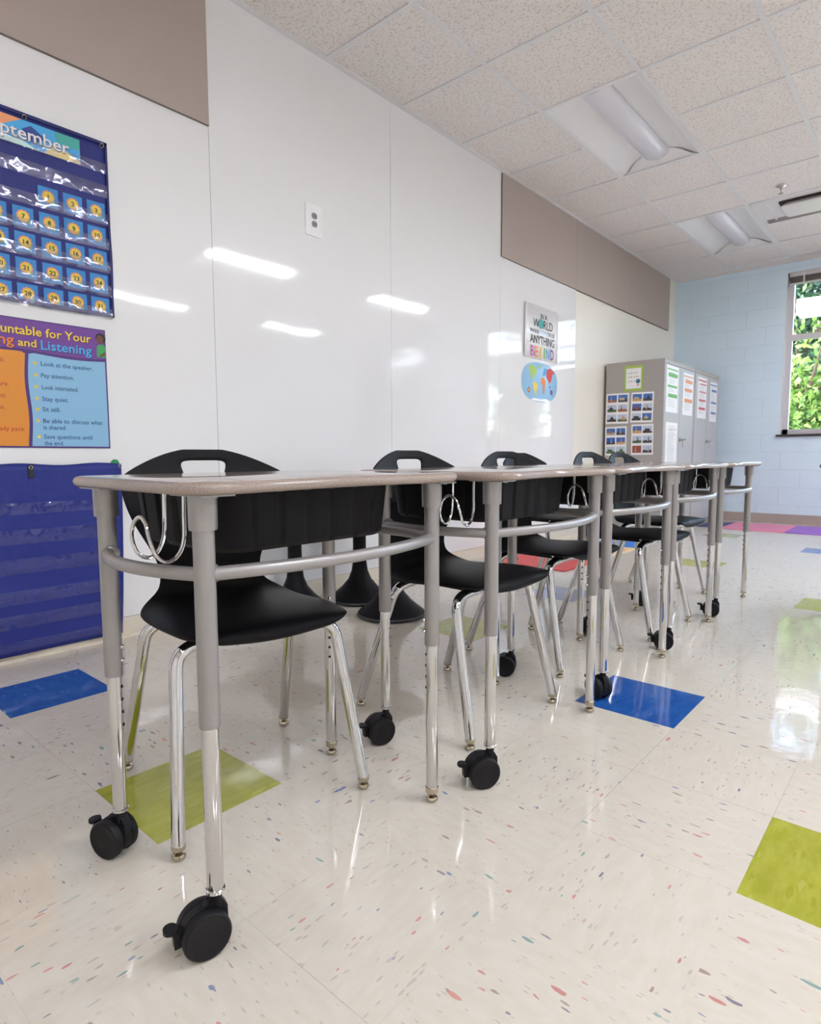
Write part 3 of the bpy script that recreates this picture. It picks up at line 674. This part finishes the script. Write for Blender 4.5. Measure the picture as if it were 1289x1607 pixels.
def make_desk():
    root = empty('student_desk')
    mb = MB(); prof = [(.012, ZB), (.005, ZB+.001), (.001, ZB+.006), (0, ZB+.011), (.002, ZT-.005), (.006, ZT-.0012), (.011, ZT)]
    mb.rings([[(x, y, z) for x, y in desk_outline(i)] for i, z in prof]); mb.build('desktop', M_desktop, root, angle=50)
    # book box
    def bo(inset, z, rib=.004):
        x0, x1, y0, y1 = -.225, .118, -.205, .215; base = rrect(x0+inset, x1-inset, y0+inset, y1-inset, .045, 8); out = []; n = len(base)
        for i in range(n):
            a = base[i]; b_ = base[(i+1) % n]; L = math.hypot(b_[0]-a[0], b_[1]-a[1]); k = 48 if L > .1 else 1
            nx, ny = ((b_[1]-a[1])/L, -(b_[0]-a[0])/L) if L > 0 else (0, 0)
            for q in range(k):
                t_ = q/k; s_ = 0
                if k > 1:
                    ph = (t_*L/.062) % 1.0; s_ = -rib*(1 if ph < .22 else 0)*(1 if .03 < t_ < .97 else 0)
                out.append((a[0]+(b_[0]-a[0])*t_+nx*s_, a[1]+(b_[1]-a[1])*t_+ny*s_))
        return [(x, y, z) for x, y in out]
    mb = MB(); mb.rings([bo(.03, .612, 0), bo(.018, .612, .001), bo(.010, .620), bo(.002, .714), bo(.002, .716, .0), bo(-.006, .7165, 0), bo(-.006, .7215, 0), bo(.006, .7215, 0)]); mb.build('book_box', M_blackpl, root, angle=30)
    for sx in (1, -1):
        for sy in (-1, 1):
            x, y = sx*LX, sy*LYH
            b = MB(); b.lathe([(.0158, .362), (.0163, .364), (.0163, .70)], c=(x, y, 0), seg=28); leg = b.build('leg', M_silver, root)
            b = MB(); b.lathe([(.0165, .668), (.0205, .668), (.0213, .672), (.0218, .7205)], c=(x, y, 0), seg=28); b.build('collar', M_silver, leg)
            lo = .095 if sy < 0 else .028
            b = MB(); b.lathe([(.0131, lo), (.0134, lo+.001), (.0134, .37)], c=(x, y, 0), seg=28)
            if sy < 0: b.lathe([(.0137, lo-.002), (.0152, lo-.002), (.0152, lo+.002), (.0140, lo+.003)], c=(x, y, 0), seg=28)
            b.build('chrome_tube', M_chrome, leg)
            b = MB(); b.mat(0)
            for z in (.392, .418): b.lathe([(.0048, 0), (.0045, .003), (.002, .005)], seg=12, T=Matrix.Translation((x-sx*.0112, y-sy*.0112, z)) @ Matrix.Rotation(math.atan2(-sy, -sx), 4, 'Z') @ Matrix.Rotation(PI/2, 4, 'Y'))
            b.mat(1)
            for z in (.34, .315, .29, .265): b.lathe([(.0035, 0), (.0032, .0009)], seg=12, T=Matrix.Translation((x-sx*.0095, y-sy*.0095, z)) @ Matrix.Rotation(math.atan2(-sy, -sx), 4, 'Z') @ Matrix.Rotation(PI/2, 4, 'Y'))
            b.build('adjustment_screws', [M_chrome, M_hole], leg)
            b = MB(); b.box(x-.045, x+.045, y-.028, y+.028, .7195, .7218)
            for dx in (-.036, .036): b.lathe([(.004, 0), (.004, .002)], c=(x+dx, y, .7175), seg=10)
            b.build('mounting_plate', M_silver, leg)
            if sy > 0:
                b = MB(); b.mat(0); glide_mesh(b, x, y); b.mat(0); b.lathe([(.0146, .022), (.0148, .034), (.0141, .035)], c=(x, y, 0), seg=24); b.build('glide', M_nickel, leg)
            else: caster_build(root, (x, y, 0))
    def rail(p, q, bow, nm='rail'):
        p = Vector(p); q = Vector(q); bow = Vector(bow); pts = []
        for k in range(21): t_ = k/20; pts.append(p+(q-p)*t_+bow*(1-(2*t_-1)**2))
        b = MB(); b.tube(pts, .0112, 14)
        for e in (pts[0], pts[-1]): b.lathe([(.004, -.009), (.0135, -.004), (.0145, 0), (.0135, .004), (.004, .009)], seg=14, T=Matrix.Translation(e+(p+q)/2*0+(((p+q)/2-e).normalized()*.016)) @ Matrix.Rotation(0, 4, 'X') @ ((((p+q)/2+bow)-e).to_track_quat('Z', 'Y').to_matrix().to_4x4()))
        b.build(nm, M_silver, root)
    zr = .600
    rail((LX, -LYH, zr), (LX, LYH, zr), (.050, 0, 0), 'front_rail'); rail((LX, -LYH, zr), (-LX, -LYH, zr), (0, -.042, 0), 'side_rail'); rail((LX, LYH, zr), (-LX, LYH, zr), (0, .042, 0), 'side_rail')
    pts = [(.060, -.275, .7215), (.060, -.276, .69), (.060, -.278, .652), (.061, -.289, .627), (.062, -.306, .6185), (.064, -.324, .629), (.067, -.333, .654), (.075, -.333, .676), (.092, -.331, .687), (.111, -.331, .677),
           (.121, -.331, .655), (.123, -.322, .629), (.123, -.305, .6185), (.123, -.288, .627), (.123, -.278, .650), (.122, -.276, .69), (.122, -.275, .7215)]
    b = MB(); b.tube(smooth_path(pts, 6), .0031, 10); b.build('bag_hook', M_chrome, root)
    return root

# ------------------------------------------------------------------ chair
def make_chair():
    root = empty('school_chair')
    rows = [(.208, .397, .085, 0), (.226, .403, .125, 0), (.231, .413, .152, 0), (.222, .426, .170, 0), (.200, .436, .184, 0), (.13, .441, .196, 0), (.05, .437, .200, 0), (-.03, .431, .199, 0), (-.095, .428, .196, 0),
            (-.132, .432, .184, .15), (-.158, .441, .160, .45), (-.172, .457, .134, .75), (-.180, .482, .128, .95), (-.183, .515, .131, 1), (-.184, .555, .149, 1), (-.186, .60, .176, 1), (-.190, .645, .198, 1), (-.195, .69, .210, 1), (-.199, .715, .211, 1), (-.201, .728, .209, 1),
            (-.203, .738, .200, 1), (-.206, .752, .176, 1), (-.209, .768, .143, 1), (-.211, .779, .116, 1), (-.213, .789, .086, 1), (-.214, .797, .050, 1)]
    cols = 12; vs = []
    for (x, z, hw, bk) in rows:
        a = min(.056, .45*hw)
        if .715 < z < .745: a = .050
        ysl = [-hw, -hw+.012 if hw > .08 else -hw*.9] + [-(a+(hw-a)*t_) for t_ in (.66, .33)] + [-a, -a/3, a/3, a] + [a+(hw-a)*t_ for t_ in (.33, .66)] + [hw-.012 if hw > .08 else hw*.9, hw]
        for y in ysl:
            q = abs(y)/max(.20, hw); seat = 1-bk
            dz = seat*(-.004*q**2-.014*q**6+(.010*(abs(y)/hw)**2 if x > .2 else 0)); dx = bk*(.045*q**2)
            if bk > 0 and z > .73: dx = .045*(abs(y)/.225)**2
            if bk >= .9 and z < .6: dx += 0
            vs.append((x+dx, y, z+dz))
    fs = []; nr = len(rows)
    for j in range(nr-1):
        for i in range(cols-1):
            if 4 <= i <= 6 and 19 <= j <= 21: continue
            a = j*cols+i; fs.append((a, a+1, a+cols+1, a+cols))
    mb = MB(); mb.add(vs, fs); sh = mb.build('shell', M_shell, root, angle=180)
    sd = sh.modifiers.new('thick', 'SOLIDIFY'); sd.thickness = .0085; sd.offset = 0
    ss = sh.modifiers.new('smooth', 'SUBSURF'); ss.levels = 2; ss.render_levels = 2
    for sx, x_t, x_f in ((1, .135, .215), (-1, -.085, -.215)):
        for sy in (-1, 1):
            foot = Vector((x_f, sy*.212, .026)); kne = Vector((x_t+.30*(x_f-x_t)*.12, sy*.182, .388))
            path = fillet([(x_t, sy*.004, .400), (x_t, sy*.10, .398), kne, foot], .055, 8)
            b = MB(); b.tube(path, .0136, 16); leg = b.build('leg', M_chrome, root)
            b = MB(); glide_mesh(b, foot.x, foot.y, 0, .0135); b.lathe([(.0132, .020), (.0138, .022), (.0138, .030)], c=(foot.x, foot.y, 0), seg=18); b.build('glide', M_nickel, leg)
    b = MB()
    for sy in (-1, 1): b.box(-.115, .165, sy*.115-.016, sy*.115+.016, .402, .424)
    b.box(-.11, .16, -.06, .06, .405, .420)
    um = b.build('seat_mount', M_blackpl, root)
    b = MB()
    for sy in (-1, 1):
        for x in (-.075, .125): b.lathe([(.005, 0), (.005, .004)], seg=12, T=Matrix.Translation((x+.0, sy*.131, .412)) @ Matrix.Rotation(-sy*PI/2, 4, 'X'))
    b.build('bolt', M_chrome, um)
    return root

bpy.context.view_layer.update()
desk0 = make_desk(); chair0 = make_chair()
allo = list(bpy.data.objects)
for o in allo:
    if o.parent is not None: KIDS.setdefault(o.parent, []).append(o)

CAMP = Vector((2.6503, -3.553, .7768))
def aim_casters(root, dn, df):
    bpy.context.view_layer.update()
    cs = [o for o in bpy.data.objects if o.parent == root and o.name.startswith('caster')]
    for o in cs:
        wp = root.matrix_world @ o.location; tocam = (CAMP-wp); tocam.z = 0; tocam.normalize()
        d = dn if o.location.x > 0 else df
        d = math.radians(d); rgt = Vector((-tocam.y, tocam.x, 0))      # image right
        ax = tocam*math.cos(d)+rgt*math.sin(d)
        o.rotation_euler = (0, 0, math.atan2(ax.y, ax.x)-root.rotation_euler.z)
desks = [(1.645, -2.798, 0, 15, -48, 'grey-legged student desk nearest the camera, its big casters in full view'),
         (1.703, -2.107, 0, 22, 25, 'second student desk from the camera, in the row, beside the nearest desk'),
         (1.695, -1.452, 0, -48, -8, 'third student desk of the row, one leg glide beside the blue floor tile'),
         (1.680, -.790, 0, 5, 62, 'fourth student desk of the row, before the farthest desk'),
         (1.680, -.125, 0, 0, 0, 'farthest student desk of the row, its right end free before the blue wall')]
GD = 'student desks standing in a row'
for i, (x, y, a, dn, df, lab) in enumerate(desks):
    o = desk0 if i == 0 else copy_tree(desk0)
    o.location = (x, y, 0); o.rotation_euler = (0, 0, a); tag(o, lab, 'desk', GD); aim_casters(o, dn, df)
o = copy_tree(desk0); o.location = (2.492, -.30, 0); o.rotation_euler = (0, 0, math.radians(180)); tag(o, 'student desk whose tabletop corner just enters at the right edge', 'desk')
aim_casters(o, 0, 0)
R_ = math.radians
chairs = [(1.404, -2.752, R_(-12), 'black plastic school chair tucked under the nearest desk'),
          (1.530, -2.050, R_(-2), 'black plastic school chair tucked under the second desk from the camera'),
          (1.475, -1.395, R_(-6), 'black plastic school chair at the third desk, a farther chair back peeking behind it'),
          (1.552, -.772, R_(-3), 'black plastic school chair at the fourth desk, its handle hole in front of cream wall'),
          (1.430, -.100, R_(-4), 'black plastic school chair at the farthest desk, its back before the grey cabinet'),
          (.880, -.30, R_(-8), 'black school chair away from the desks near the whiteboard, its rounded back half hidden')]
for i, (x, y, a, lab) in enumerate(chairs):
    o = chair0 if i == 0 else copy_tree(chair0)
    o.location = (x, y, 0); o.rotation_euler = (0, 0, a); tag(o, lab, 'chair', 'black school chairs' if i < 5 else None)
    if i == 5: o['group'] = 'black school chairs'

# ------------------------------------------------------------------ wobble stools
M_stoolrim = mat('grey_rubber_rim', srgb(74, 74, 78), .6)
def make_stool():
    r = empty('wobble_stool')
    b = MB(); b.lathe([(.01, .001), (.150, .001), (.168, .012), (.166, .020)], seg=48); b.build('rubber_base', M_stoolrim, r)
    b = MB(); b.lathe([(.164, .0195), (.160, .026), (.135, .045), (.095, .080), (.062, .120), (.044, .165), (.037, .22), (.035, .30), (.036, .40), (.048, .425)], seg=48); b.build('column', M_shell, r)
    b = MB(); b.lathe([(.045, .420), (.13, .428), (.158, .445), (.160, .462), (.140, .478), (.001, .482)], seg=48); b.build('seat', M_shell, r)
    return r
st0 = make_stool(); KIDS[st0] = [o for o in bpy.data.objects if o.parent == st0]
for i, (x, y, lab) in enumerate([(.640, -1.395, 'charcoal wobble stool nearest the desks, its cone base showing under the second desk'),
                                 (.290, -1.27, 'charcoal wobble stool in the middle of the three, its column in full view'),
                                 (.180, -1.62, 'leftmost charcoal wobble stool close to the whiteboard')]):
    o = st0 if i == 0 else copy_tree(st0); o.location = (x, y, 0); tag(o, lab, 'stool', 'wobble stools by the whiteboard')

# ------------------------------------------------------------------ cabinets
CABX, CABH = .60, 1.690
def cabinet(y0, y1, label):
    r = empty('storage_cabinet', (0, y0, 0)); tag(r, label, 'cabinet'); w_ = y1-y0-.004
    b = MB(); b.box(.028, CABX-.02, 0.001, w_-.001, .001, CABH-.001); b.box(.028, CABX, 0, .018, 0, CABH); b.box(.028, CABX, w_-.018, w_, 0, CABH)
    b.box(CABX-.02, CABX-.0005, .018, w_-.018, CABH-.035, CABH-.0005); b.box(CABX-.02, CABX-.0005, .018, w_-.018, 0.0005, .06); b.box(.026, CABX+.002, -.001, w_+.001, CABH-.0002, CABH+.003)
    b.build('body', M_cab, r)
    mid = w_/2
    for k, (a, c) in enumerate(((.022, mid-.002), (mid+.002, w_-.020))):
        b = MB(); b.box(CABX-.019, CABX+.001, a, c, .065, CABH-.040); d = b.build('door', M_cabdoor, r)
        if k == 1:
            b = MB(); Tm = Matrix.Translation((CABX+.001, mid+.03, .935)) @ Matrix.Rotation(PI/2, 4, 'Y')
            b.lathe([(.020, 0), (.018, .008), (.009, .010), (.009, .03)], seg=18, T=Tm)
            b.tube([(CABX+.028, mid-.03, .935), (CABX+.03, mid+.03, .935), (CABX+.028, mid+.12, .938)], .007, 10)
            b.build('handle', M_nickel, d)
            b = MB(); b.box(CABX+.033, CABX+.035, mid+.02, mid+.034, .86, .925); b.tube([(CABX+.034, mid+.027+.008*math.cos(t_), .93+.008*math.sin(t_)) for t_ in [2*PI*q/12 for q in range(13)]], .0012, 5)
            b.build('key', M_nickel, d)
    return r
cabinet(2.45, 3.375, 'grey metal storage cabinet nearer the camera, covered with landmark photo sheets')
cabinet(3.378, 4.29, 'grey metal storage cabinet in the corner, behind the nearer cabinet')

def side_sheet(x0, x1, z0, z1, rot, pics, label, name='photo_sheet'):
    r = empty(name, ((x0+x1)/2, 2.4488, (z0+z1)/2)); tag(r, label, 'picture sheet'); r.rotation_euler = (0, rot, 0)
    w_, h_ = x1-x0, z1-z0; b = MB(); b.box(-w_/2, w_/2, -.0012, -.0002, -h_/2, h_/2); b.build('sheet', M_paper, r)
    b = MB()
    if pics:
        for k, (sky_, gnd, obj_) in enumerate(pics):
            cx = (-.25+.5*(k % 2))*w_*.94; cz = (.325-.32*(k//2))*h_; pw, ph = w_*.41, h_*.235
            T0 = T_sidey(cx, cz, -.0018)
            b.mat(sky_); poly(b, [(-pw/2, -ph/2), (pw/2, -ph/2), (pw/2, ph/2), (-pw/2, ph/2)], T0)
            T1 = T_sidey(cx, cz, -.0021); rs = random.Random(k*7+int(x0*100)+int(z0*10))
            hs = [(-pw/2+pw*i/8, -ph/2+ph*(.25+.2*rs.random())) for i in range(9)]
            b.mat(gnd); poly(b, [(-pw/2, -ph/2), (pw/2, -ph/2)]+list(reversed(hs)), T1)
            T2 = T_sidey(cx, cz, -.0024); a = rs.uniform(-.15, .15)*pw; b.mat(obj_)
            kind = rs.randint(0, 2)
            if kind == 0: poly(b, [(a-pw*.22, -ph*.28), (a+pw*.22, -ph*.28), (a+pw*.2, 0), (a+pw*.08, ph*.12), (a, ph*.32), (a-pw*.08, ph*.12), (a-pw*.2, 0)], T2)
            elif kind == 1: poly(b, [(a-pw*.3, -ph*.25), (a+pw*.3, -ph*.25), (a+pw*.26, ph*.1), (a-pw*.26, ph*.14)], T2)
            else: poly(b, [(a-pw*.07, -ph*.35), (a+pw*.07, -ph*.35), (a+pw*.03, ph*.38), (a-pw*.03, ph*.38)], T2)
        b.build('photos', PM, r)
    return r
PM = [C('photo_blue_sky', 70, 115, 190), C('photo_pale_sky', 195, 208, 225), C('photo_brown', 170, 115, 85), C('photo_green', 90, 110, 75), C('photo_dark', 70, 62, 66), C('photo_stone', 190, 175, 160), C('photo_sand', 215, 165, 105), C('photo_rust', 160, 80, 65), C('photo_strong_blue', 35, 95, 190)]
side_sheet(.036, .266, 1.095, 1.394, .01, [(0, 2, 6), (0, 4, 5), (1, 3, 4), (1, 2, 7), (1, 4, 4), (1, 3, 6)], 'upper left sheet of landmark photos on the cabinet side')
side_sheet(.288, .506, 1.099, 1.390, .02, [(0, 6, 5), (0, 4, 4), (0, 4, 7), (1, 4, 2), (1, 4, 4), (0, 3, 5)], 'upper right sheet of landmark photos on the cabinet side')
side_sheet(.034, .252, .780, 1.066, -.01, [(0, 5, 2), (0, 4, 5), (8, 4, 5), (0, 6, 6), (1, 3, 3), (1, 3, 3)], 'lower left sheet of landmark photos on the cabinet side')
side_sheet(.300, .514, .785, 1.082, -.01, [(0, 6, 6), (1, 4, 4), (1, 3, 4), (1, 4, 4), (7, 7, 6), (1, 4, 5)], 'lower right sheet of landmark photos on the cabinet side')
r = empty('framed_sign', (.306, 2.4488, 1.528)); tag(r, 'small sign with a lime green border and a little globe on the cabinet side', 'sign')
b = MB(); b.box(-.092, .092, -.0015, -.0002, -.122, .122); b.build('border', M_lime, r)
b = MB(); b.box(-.074, .074, -.0020, -.0016, -.098, .098); b.build('sheet', M_paper, r)
M_script = C('pale_script', 180, 182, 170)
for z, wd in ((.05, .085), (.012, .11), (-.03, .075)):
    b = MB()
    for k in range(int(wd/.014)): b.box(-.06+k*.017, -.06+k*.017+.010, -.0025, -.0021, z-.004+.002*(k % 2), z+.004+.003*(k % 3))
    b.build('script_line', M_script, r)
b = MB()
b.mat(1); poly(b, disc_pts(.022, 20), T_sidey(.045, -.03, -.0026)); b.mat(2); poly(b, disc_pts(.011, 7, -.004, .003, .3, 3), T_sidey(.045, -.03, -.0030)); b.mat(3); b.box(.036, .054, -.0028, -.0022, -.072, -.062)
b.build('globe_print', [C('globe_ink', 180, 182, 170), C('globe_blue', 55, 110, 160), C('globe_green', 90, 140, 90), M_rust], r)

def door_paper(y0, y1, z0, z1, mc, bands, label):
    r = empty('door_notice', (CABX+.0035, (y0+y1)/2, (z0+z1)/2)); tag(r, label, 'notice'); w_ = y1-y0; h_ = z1-z0
    b = MB(); b.box(-.0008, 0, -w_/2, w_/2, -h_/2, h_/2); b.build('sheet', M_paper, r)
    b = MB()
    for (z, hh_, a, c) in bands: b.mat(0); poly(b, [(a*w_, z*h_-hh_*h_/2), (c*w_, z*h_-hh_*h_/2), (c*w_, z*h_+hh_*h_/2), (a*w_, z*h_+hh_*h_/2)], T_wallx(0, 0, .0005))
    b.mat(1); rs = random.Random(int(y0*100)); z = .40
    while z > -.38:
        if all(abs(z-q[0]) > q[1]/2+.012 for q in bands):
            b.add([(0.0004, -.32*w_, z*h_-.002), (.0004, rs.uniform(0, .34)*w_, z*h_-.002), (.0004, .2*w_, z*h_+.002), (.0004, -.32*w_, z*h_+.002)], [(0, 1, 2, 3)])
        z -= .045
    b.build('print', [mc, C('faint_text', 178, 176, 184)], r)
door_paper(2.50, 2.84, 1.195, 1.640, C('notice_green', 105, 180, 90), [(.42, .03, -.45, .45), (.30, .085, -.36, .42), (.06, .05, -.40, .42), (-.14, .08, -.34, .44)], 'tall notice with green bands on the first cabinet door')
door_paper(2.52, 2.86, .680, 1.100, C('notice_pink', 225, 200, 200), [(.34, .03, -.3, .4), (.22, .02, -.3, .3)], 'plain white notice below the green banded one')
door_paper(2.99, 3.31, 1.190, 1.615, C('notice_orange', 225, 150, 100), [(.42, .03, -.45, .45), (.30, .08, -.30, .42), (.10, .08, -.34, .42), (-.15, .09, -.34, .44)], 'tall notice with orange bands on the second cabinet door')
door_paper(3.47, 3.80, 1.180, 1.620, C('notice_red', 205, 85, 100), [(.42, .035, -.45, .45), (.33, .03, -.30, .42), (.14, .03, -.34, .42), (-.06, .045, -.34, .40), (-.26, .06, -.34, .36)], 'tall notice with red bands on the third cabinet door')
door_paper(3.93, 4.20, 1.160, 1.605, C('notice_blue', 95, 120, 195), [(.42, .03, -.45, .45), (.28, .06, -.3, .42), (-.02, .05, -.34, .42), (-.28, .05, -.34, .4)], 'tall notice with blue bands on the last cabinet door')

# ------------------------------------------------------------------ floor mats
def fmat(x0, x1, y0, y1, m, label):
    b = MB(); P_ = rrect(x0, x1, y0, y1, .012, 3); b.rings([[(x, y, z) for x, y in P_] for z in (.0005, .006, .008)]); tag(b.build('floor_mat', m), label, 'mat', 'coloured floor mats along the walls')
def FM(n, *c): return mat(n, srgb(*c), .55, bump=(200, .15, .001))
fmat(.12, .76, .19, .84, FM('red_foam', 215, 75, 75), 'red square floor mat seen under the third desk')
fmat(.12, .74, .86, 1.50, FM('apricot_foam', 240, 205, 160), 'pale orange square floor mat between the red and blue mats')
fmat(.12, .73, 1.52, 2.25, FM('azure_foam', 60, 130, 215), 'bright blue square floor mat in front of the grey cabinet')
fmat(.62, .86, 3.55, 4.15, FM('navy_foam', 70, 75, 125), 'navy floor mat at the foot of the corner cabinet')
fmat(.865, 1.465, 3.50, 4.24, FM('pink_foam', 232, 140, 175), 'pink floor mat by the blue block wall')
fmat(1.468, 2.08, 3.50, 4.24, FM('violet_foam', 160, 105, 210), 'violet floor mat beside the pink one')

# ------------------------------------------------------------------ ceiling fixtures
def fixture(c, rw, lit, label):
    x0 = CX0+c*CS; y0 = rw*CS; r = empty('ceiling_light', (x0+CS/2, y0+CS, HC)); tag(r, label, 'ceiling light', 'recessed troffer lights')
    hw, hl = CS/2-.013, CS-.013
    b = MB(); prof = [(-hw, 0), (-hw+.018, .001), (-hw+.020, .008), (-.235, .022), (-.19, .045), (-.14, .062), (-.10, .068), (-.088, .070)]
    prof = prof+[(-x, z) for x, z in reversed(prof)]
    e = .05
    vs = [(x, sy*(hl-(.0 if abs(x) > hw-.021 else 0)), z) for sy in (-1, 1) for x, z in prof]; n = len(prof)
    b.add(vs, [(i, i+1, n+i+1, n+i) for i in range(n-1)])
    for sy in (-1, 1):   # end plates
        b.add([(x, sy*hl, 0) for x, z in prof]+[(x, sy*(hl-.001), z+.001) for x, z in prof], [(i, i+1, n+i+1, n+i) for i in range(n-1)])
        b.box(-hw, hw, sy*hl-.012, sy*hl+.012*0+.0, -.0005, .002)
        # sloping end wing
        b.add([(x, sy*hl, .001) for x, z in prof[2:-2]]+[(x*.9, sy*(hl-.09*min(1, z/.07)), z-.001) for x, z in prof[2:-2]], [(i, i+1, n-4+i+1, n-4+i) for i in range(n-5)])
    hs = b.build('housing', M_troff, r, angle=50)
    b = MB(); dp = []
    for k in range(15): a = PI+PI*k/14; dp.append((.086*math.cos(a), .066+.052*math.sin(a)))
    L = hl-.055
    b.rings([[(x*.9, -L, .066+(z-.066)*.8) for x, z in dp], [(x, -L+.02, z) for x, z in dp], [(x, L-.02, z) for x, z in dp], [(x*.9, L, .066+(z-.066)*.8) for x, z in dp]])
    b.build('diffuser', M_diff_on if lit else M_diff_off, r, angle=50)
names = {(1, 0): 'unlit white recessed ceiling light nearer the camera, above the second whiteboard panel', (1, 4): 'unlit white recessed ceiling light nearer the far blue wall'}
for c, rw, lit in FIX:
    pos = {1: 'over the desks', 5: 'in the middle row', 9: 'in the window side row'}[c]; po2 = {-8: 'at the back', -4: 'behind the camera', 0: 'before the air diffuser', 4: 'by the far wall'}[rw]
    fixture(c, rw, lit, names.get((c, rw), ('lit' if lit else 'unlit')+' recessed ceiling light '+pos+', '+po2))

# air diffuser
r = empty('air_diffuser', (CX0+2*CS+.61, 4.5*CS, HC)); tag(r, 'white ceiling air diffuser with a raised centre plaque and side slot', 'air vent')
b = MB(); b.box(-.597, .597, -.293, .293, .004, .012); b.box(-.597, .597, -.293, -.275, -.001, .006); b.box(-.597, -.585, -.293, .293, -.001, .006); b.box(.585, .597, -.293, .293, -.001, .006)
b.build('frame_panel', M_vent, r)
b = MB(); P_ = rrect(-.40, .50, -.215, .16, .03, 5); b.rings([[(x, y, .004) for x, y in P_], [(x, y, .001) for x, y in P_]]); b.build('gap', M_ventdark, r)
b = MB(); b.rings([[(x*1.0, y*1.0, z) for x, y in rrect(-.385+i_, .485-i_, -.19+i_, .125-i_, .03, 5)] for z, i_ in ((.003, .03), (-.020, .004), (-.030, 0), (-.036, .006))]); b.build('plaque', M_vent, r)
b = MB(); b.box(-.56, .597, .195, .290, .0005, .0042); b.build('slot', M_ventslot, r)
b = MB(); b.box(-.49, -.478, -.27, .21, -.004, .004); b.build('divider', M_vent, r)
# sprinkler
r = empty('fire_sprinkler', (1.54, 2.20, HC)); tag(r, 'small chrome fire sprinkler hanging from a ceiling tile', 'sprinkler')
b = MB(); b.lathe([(.036, .006), (.036, .002), (.026, -.006), (.012, -.008)], seg=24); b.build('escutcheon', M_chrome, r)
b = MB(); b.lathe([(.008, -.006), (.010, -.02), (.006, -.024)], seg=14)
for s_ in (-1, 1): b.tube([(0, s_*.008, -.02), (0, s_*.015, -.035), (0, s_*.004, -.05)], .0022, 8)
b.lathe([(.003, -.045), (.018, -.052), (.019, -.054), (.003, -.055)], seg=18); b.build('sprinkler_head', M_nickel, r)

# ------------------------------------------------------------------ outdoors
M_lawn = mat('pale_paving', srgb(196, 190, 180), .9); M_bark = mat('bark', srgb(90, 74, 60), .9)
def leafmat(n, c, c2):
    m = mat(n, srgb(*c), .5); nb = NB(m); tc = nb.n('TexCoord'); x = nb.n('TexNoise', {'Vector': tc.outputs['Object'], 'Scale': 3.0, 'Detail': 3.0})
    nb.link(nb.mix(x.outputs['Fac'], srgb(*c), srgb(*c2)), 'Base Color'); nb.b.inputs['Transmission Weight'].default_value = 0
    return m
M_leafA = leafmat('green_leaves', (14, 44, 34), (44, 84, 44)); M_leafB = leafmat('yellow_green_leaves', (50, 96, 34), (120, 150, 56))
b = MB(); b.box(-40, 50, YFAR+.3, 70, -.35, -.3); tag(b.build('ground_paving', M_lawn), kind='structure')
def tree(x, y, h, R, zc, m, n, label, seed, ls=(.04, .085)):
    rs = random.Random(seed); r = empty('broadleaf_tree', (x, y, -.3)); tag(r, label, 'tree', 'trees outside the windows')
    b = MB(); b.tube([(0, 0, 0), (.1, 0, h*.3), (-.05, .1, h*.7), (0, 0, h*.95)], [.16, .12, .07, .02], 10)
    for k in range(9):
        a = rs.uniform(0, 2*PI); z = h*rs.uniform(.3, .8); b.tube([(0, 0, z), (R*.5*math.cos(a), R*.5*math.sin(a), z+.4), (R*.85*math.cos(a), R*.85*math.sin(a), z+.9)], [.05, .03, .01], 6)
    b.build('trunk', M_bark, r); b = MB()
    cl = [(rs.gauss(0, .45)*R, rs.gauss(0, .45)*R, zc+rs.gauss(0, .42)*h*.5) for _ in range(70)]
    for k in range(n):
        c = rs.choice(cl); p = Vector((c[0]+rs.gauss(0, .22), c[1]+rs.gauss(0, .22), max(.25, c[2]+rs.gauss(0, .25))))
        s_ = rs.uniform(*ls); q = Quaternion((rs.gauss(0, 1), rs.gauss(0, 1), rs.gauss(0, 1), rs.gauss(0, 1))).normalized()
        vv = [p+q @ Vector(t_) for t_ in ((-s_, 0, 0), (0, -s_*.5, .01), (s_, 0, 0), (0, s_*.5, .01))]; b.add(vv, [(0, 1, 2, 3)])
    b.build('crown', m, r, fixn=False)
tree(.3, 11.2, 6.0, 1.5, 3.2, M_leafA, 14000, 'dark green tree close outside the window', 1)
tree(-4.2, 13.0, 7.0, 2.4, 4.0, M_leafA, 9000, 'dark green tree farther left outside the window', 2)
tree(.2, 16.5, 6.5, 2.0, 3.6, M_leafA, 8000, 'dark green tree behind the near one outside', 3)
tree(.8, 8.3, 2.6, .8, 1.25, M_leafB, 9000, 'low yellow-green shrub-like tree under the window view', 4)
for k, (x, y, lab) in enumerate([(4.4, 12.6, 'green tree to the right outside the first window'), (7.8, 13.6, 'green tree outside between the two windows'), (11.2, 12.4, 'green tree outside the second window'), (14.6, 13.6, 'green tree farthest right outside'), (18.2, 14.5, 'green tree beyond the right end of the canopy')]):
    tree(x, y, 6.0, 1.0, 2.9, M_leafA, 5000, lab, 5+k, (.07, .14))
b = MB(); b.box(.95, 9.5, 6.6, 7.0, 2.74, 2.94)
for x in (1.6, 4.8, 8.2): b.box(x, x+.12, 6.7, 6.82, -.3, 2.74)
tag(b.build('walkway_canopy', mat('white_canopy', srgb(240, 240, 240), .6)), 'white walkway canopy outside, seen through the window', 'canopy')
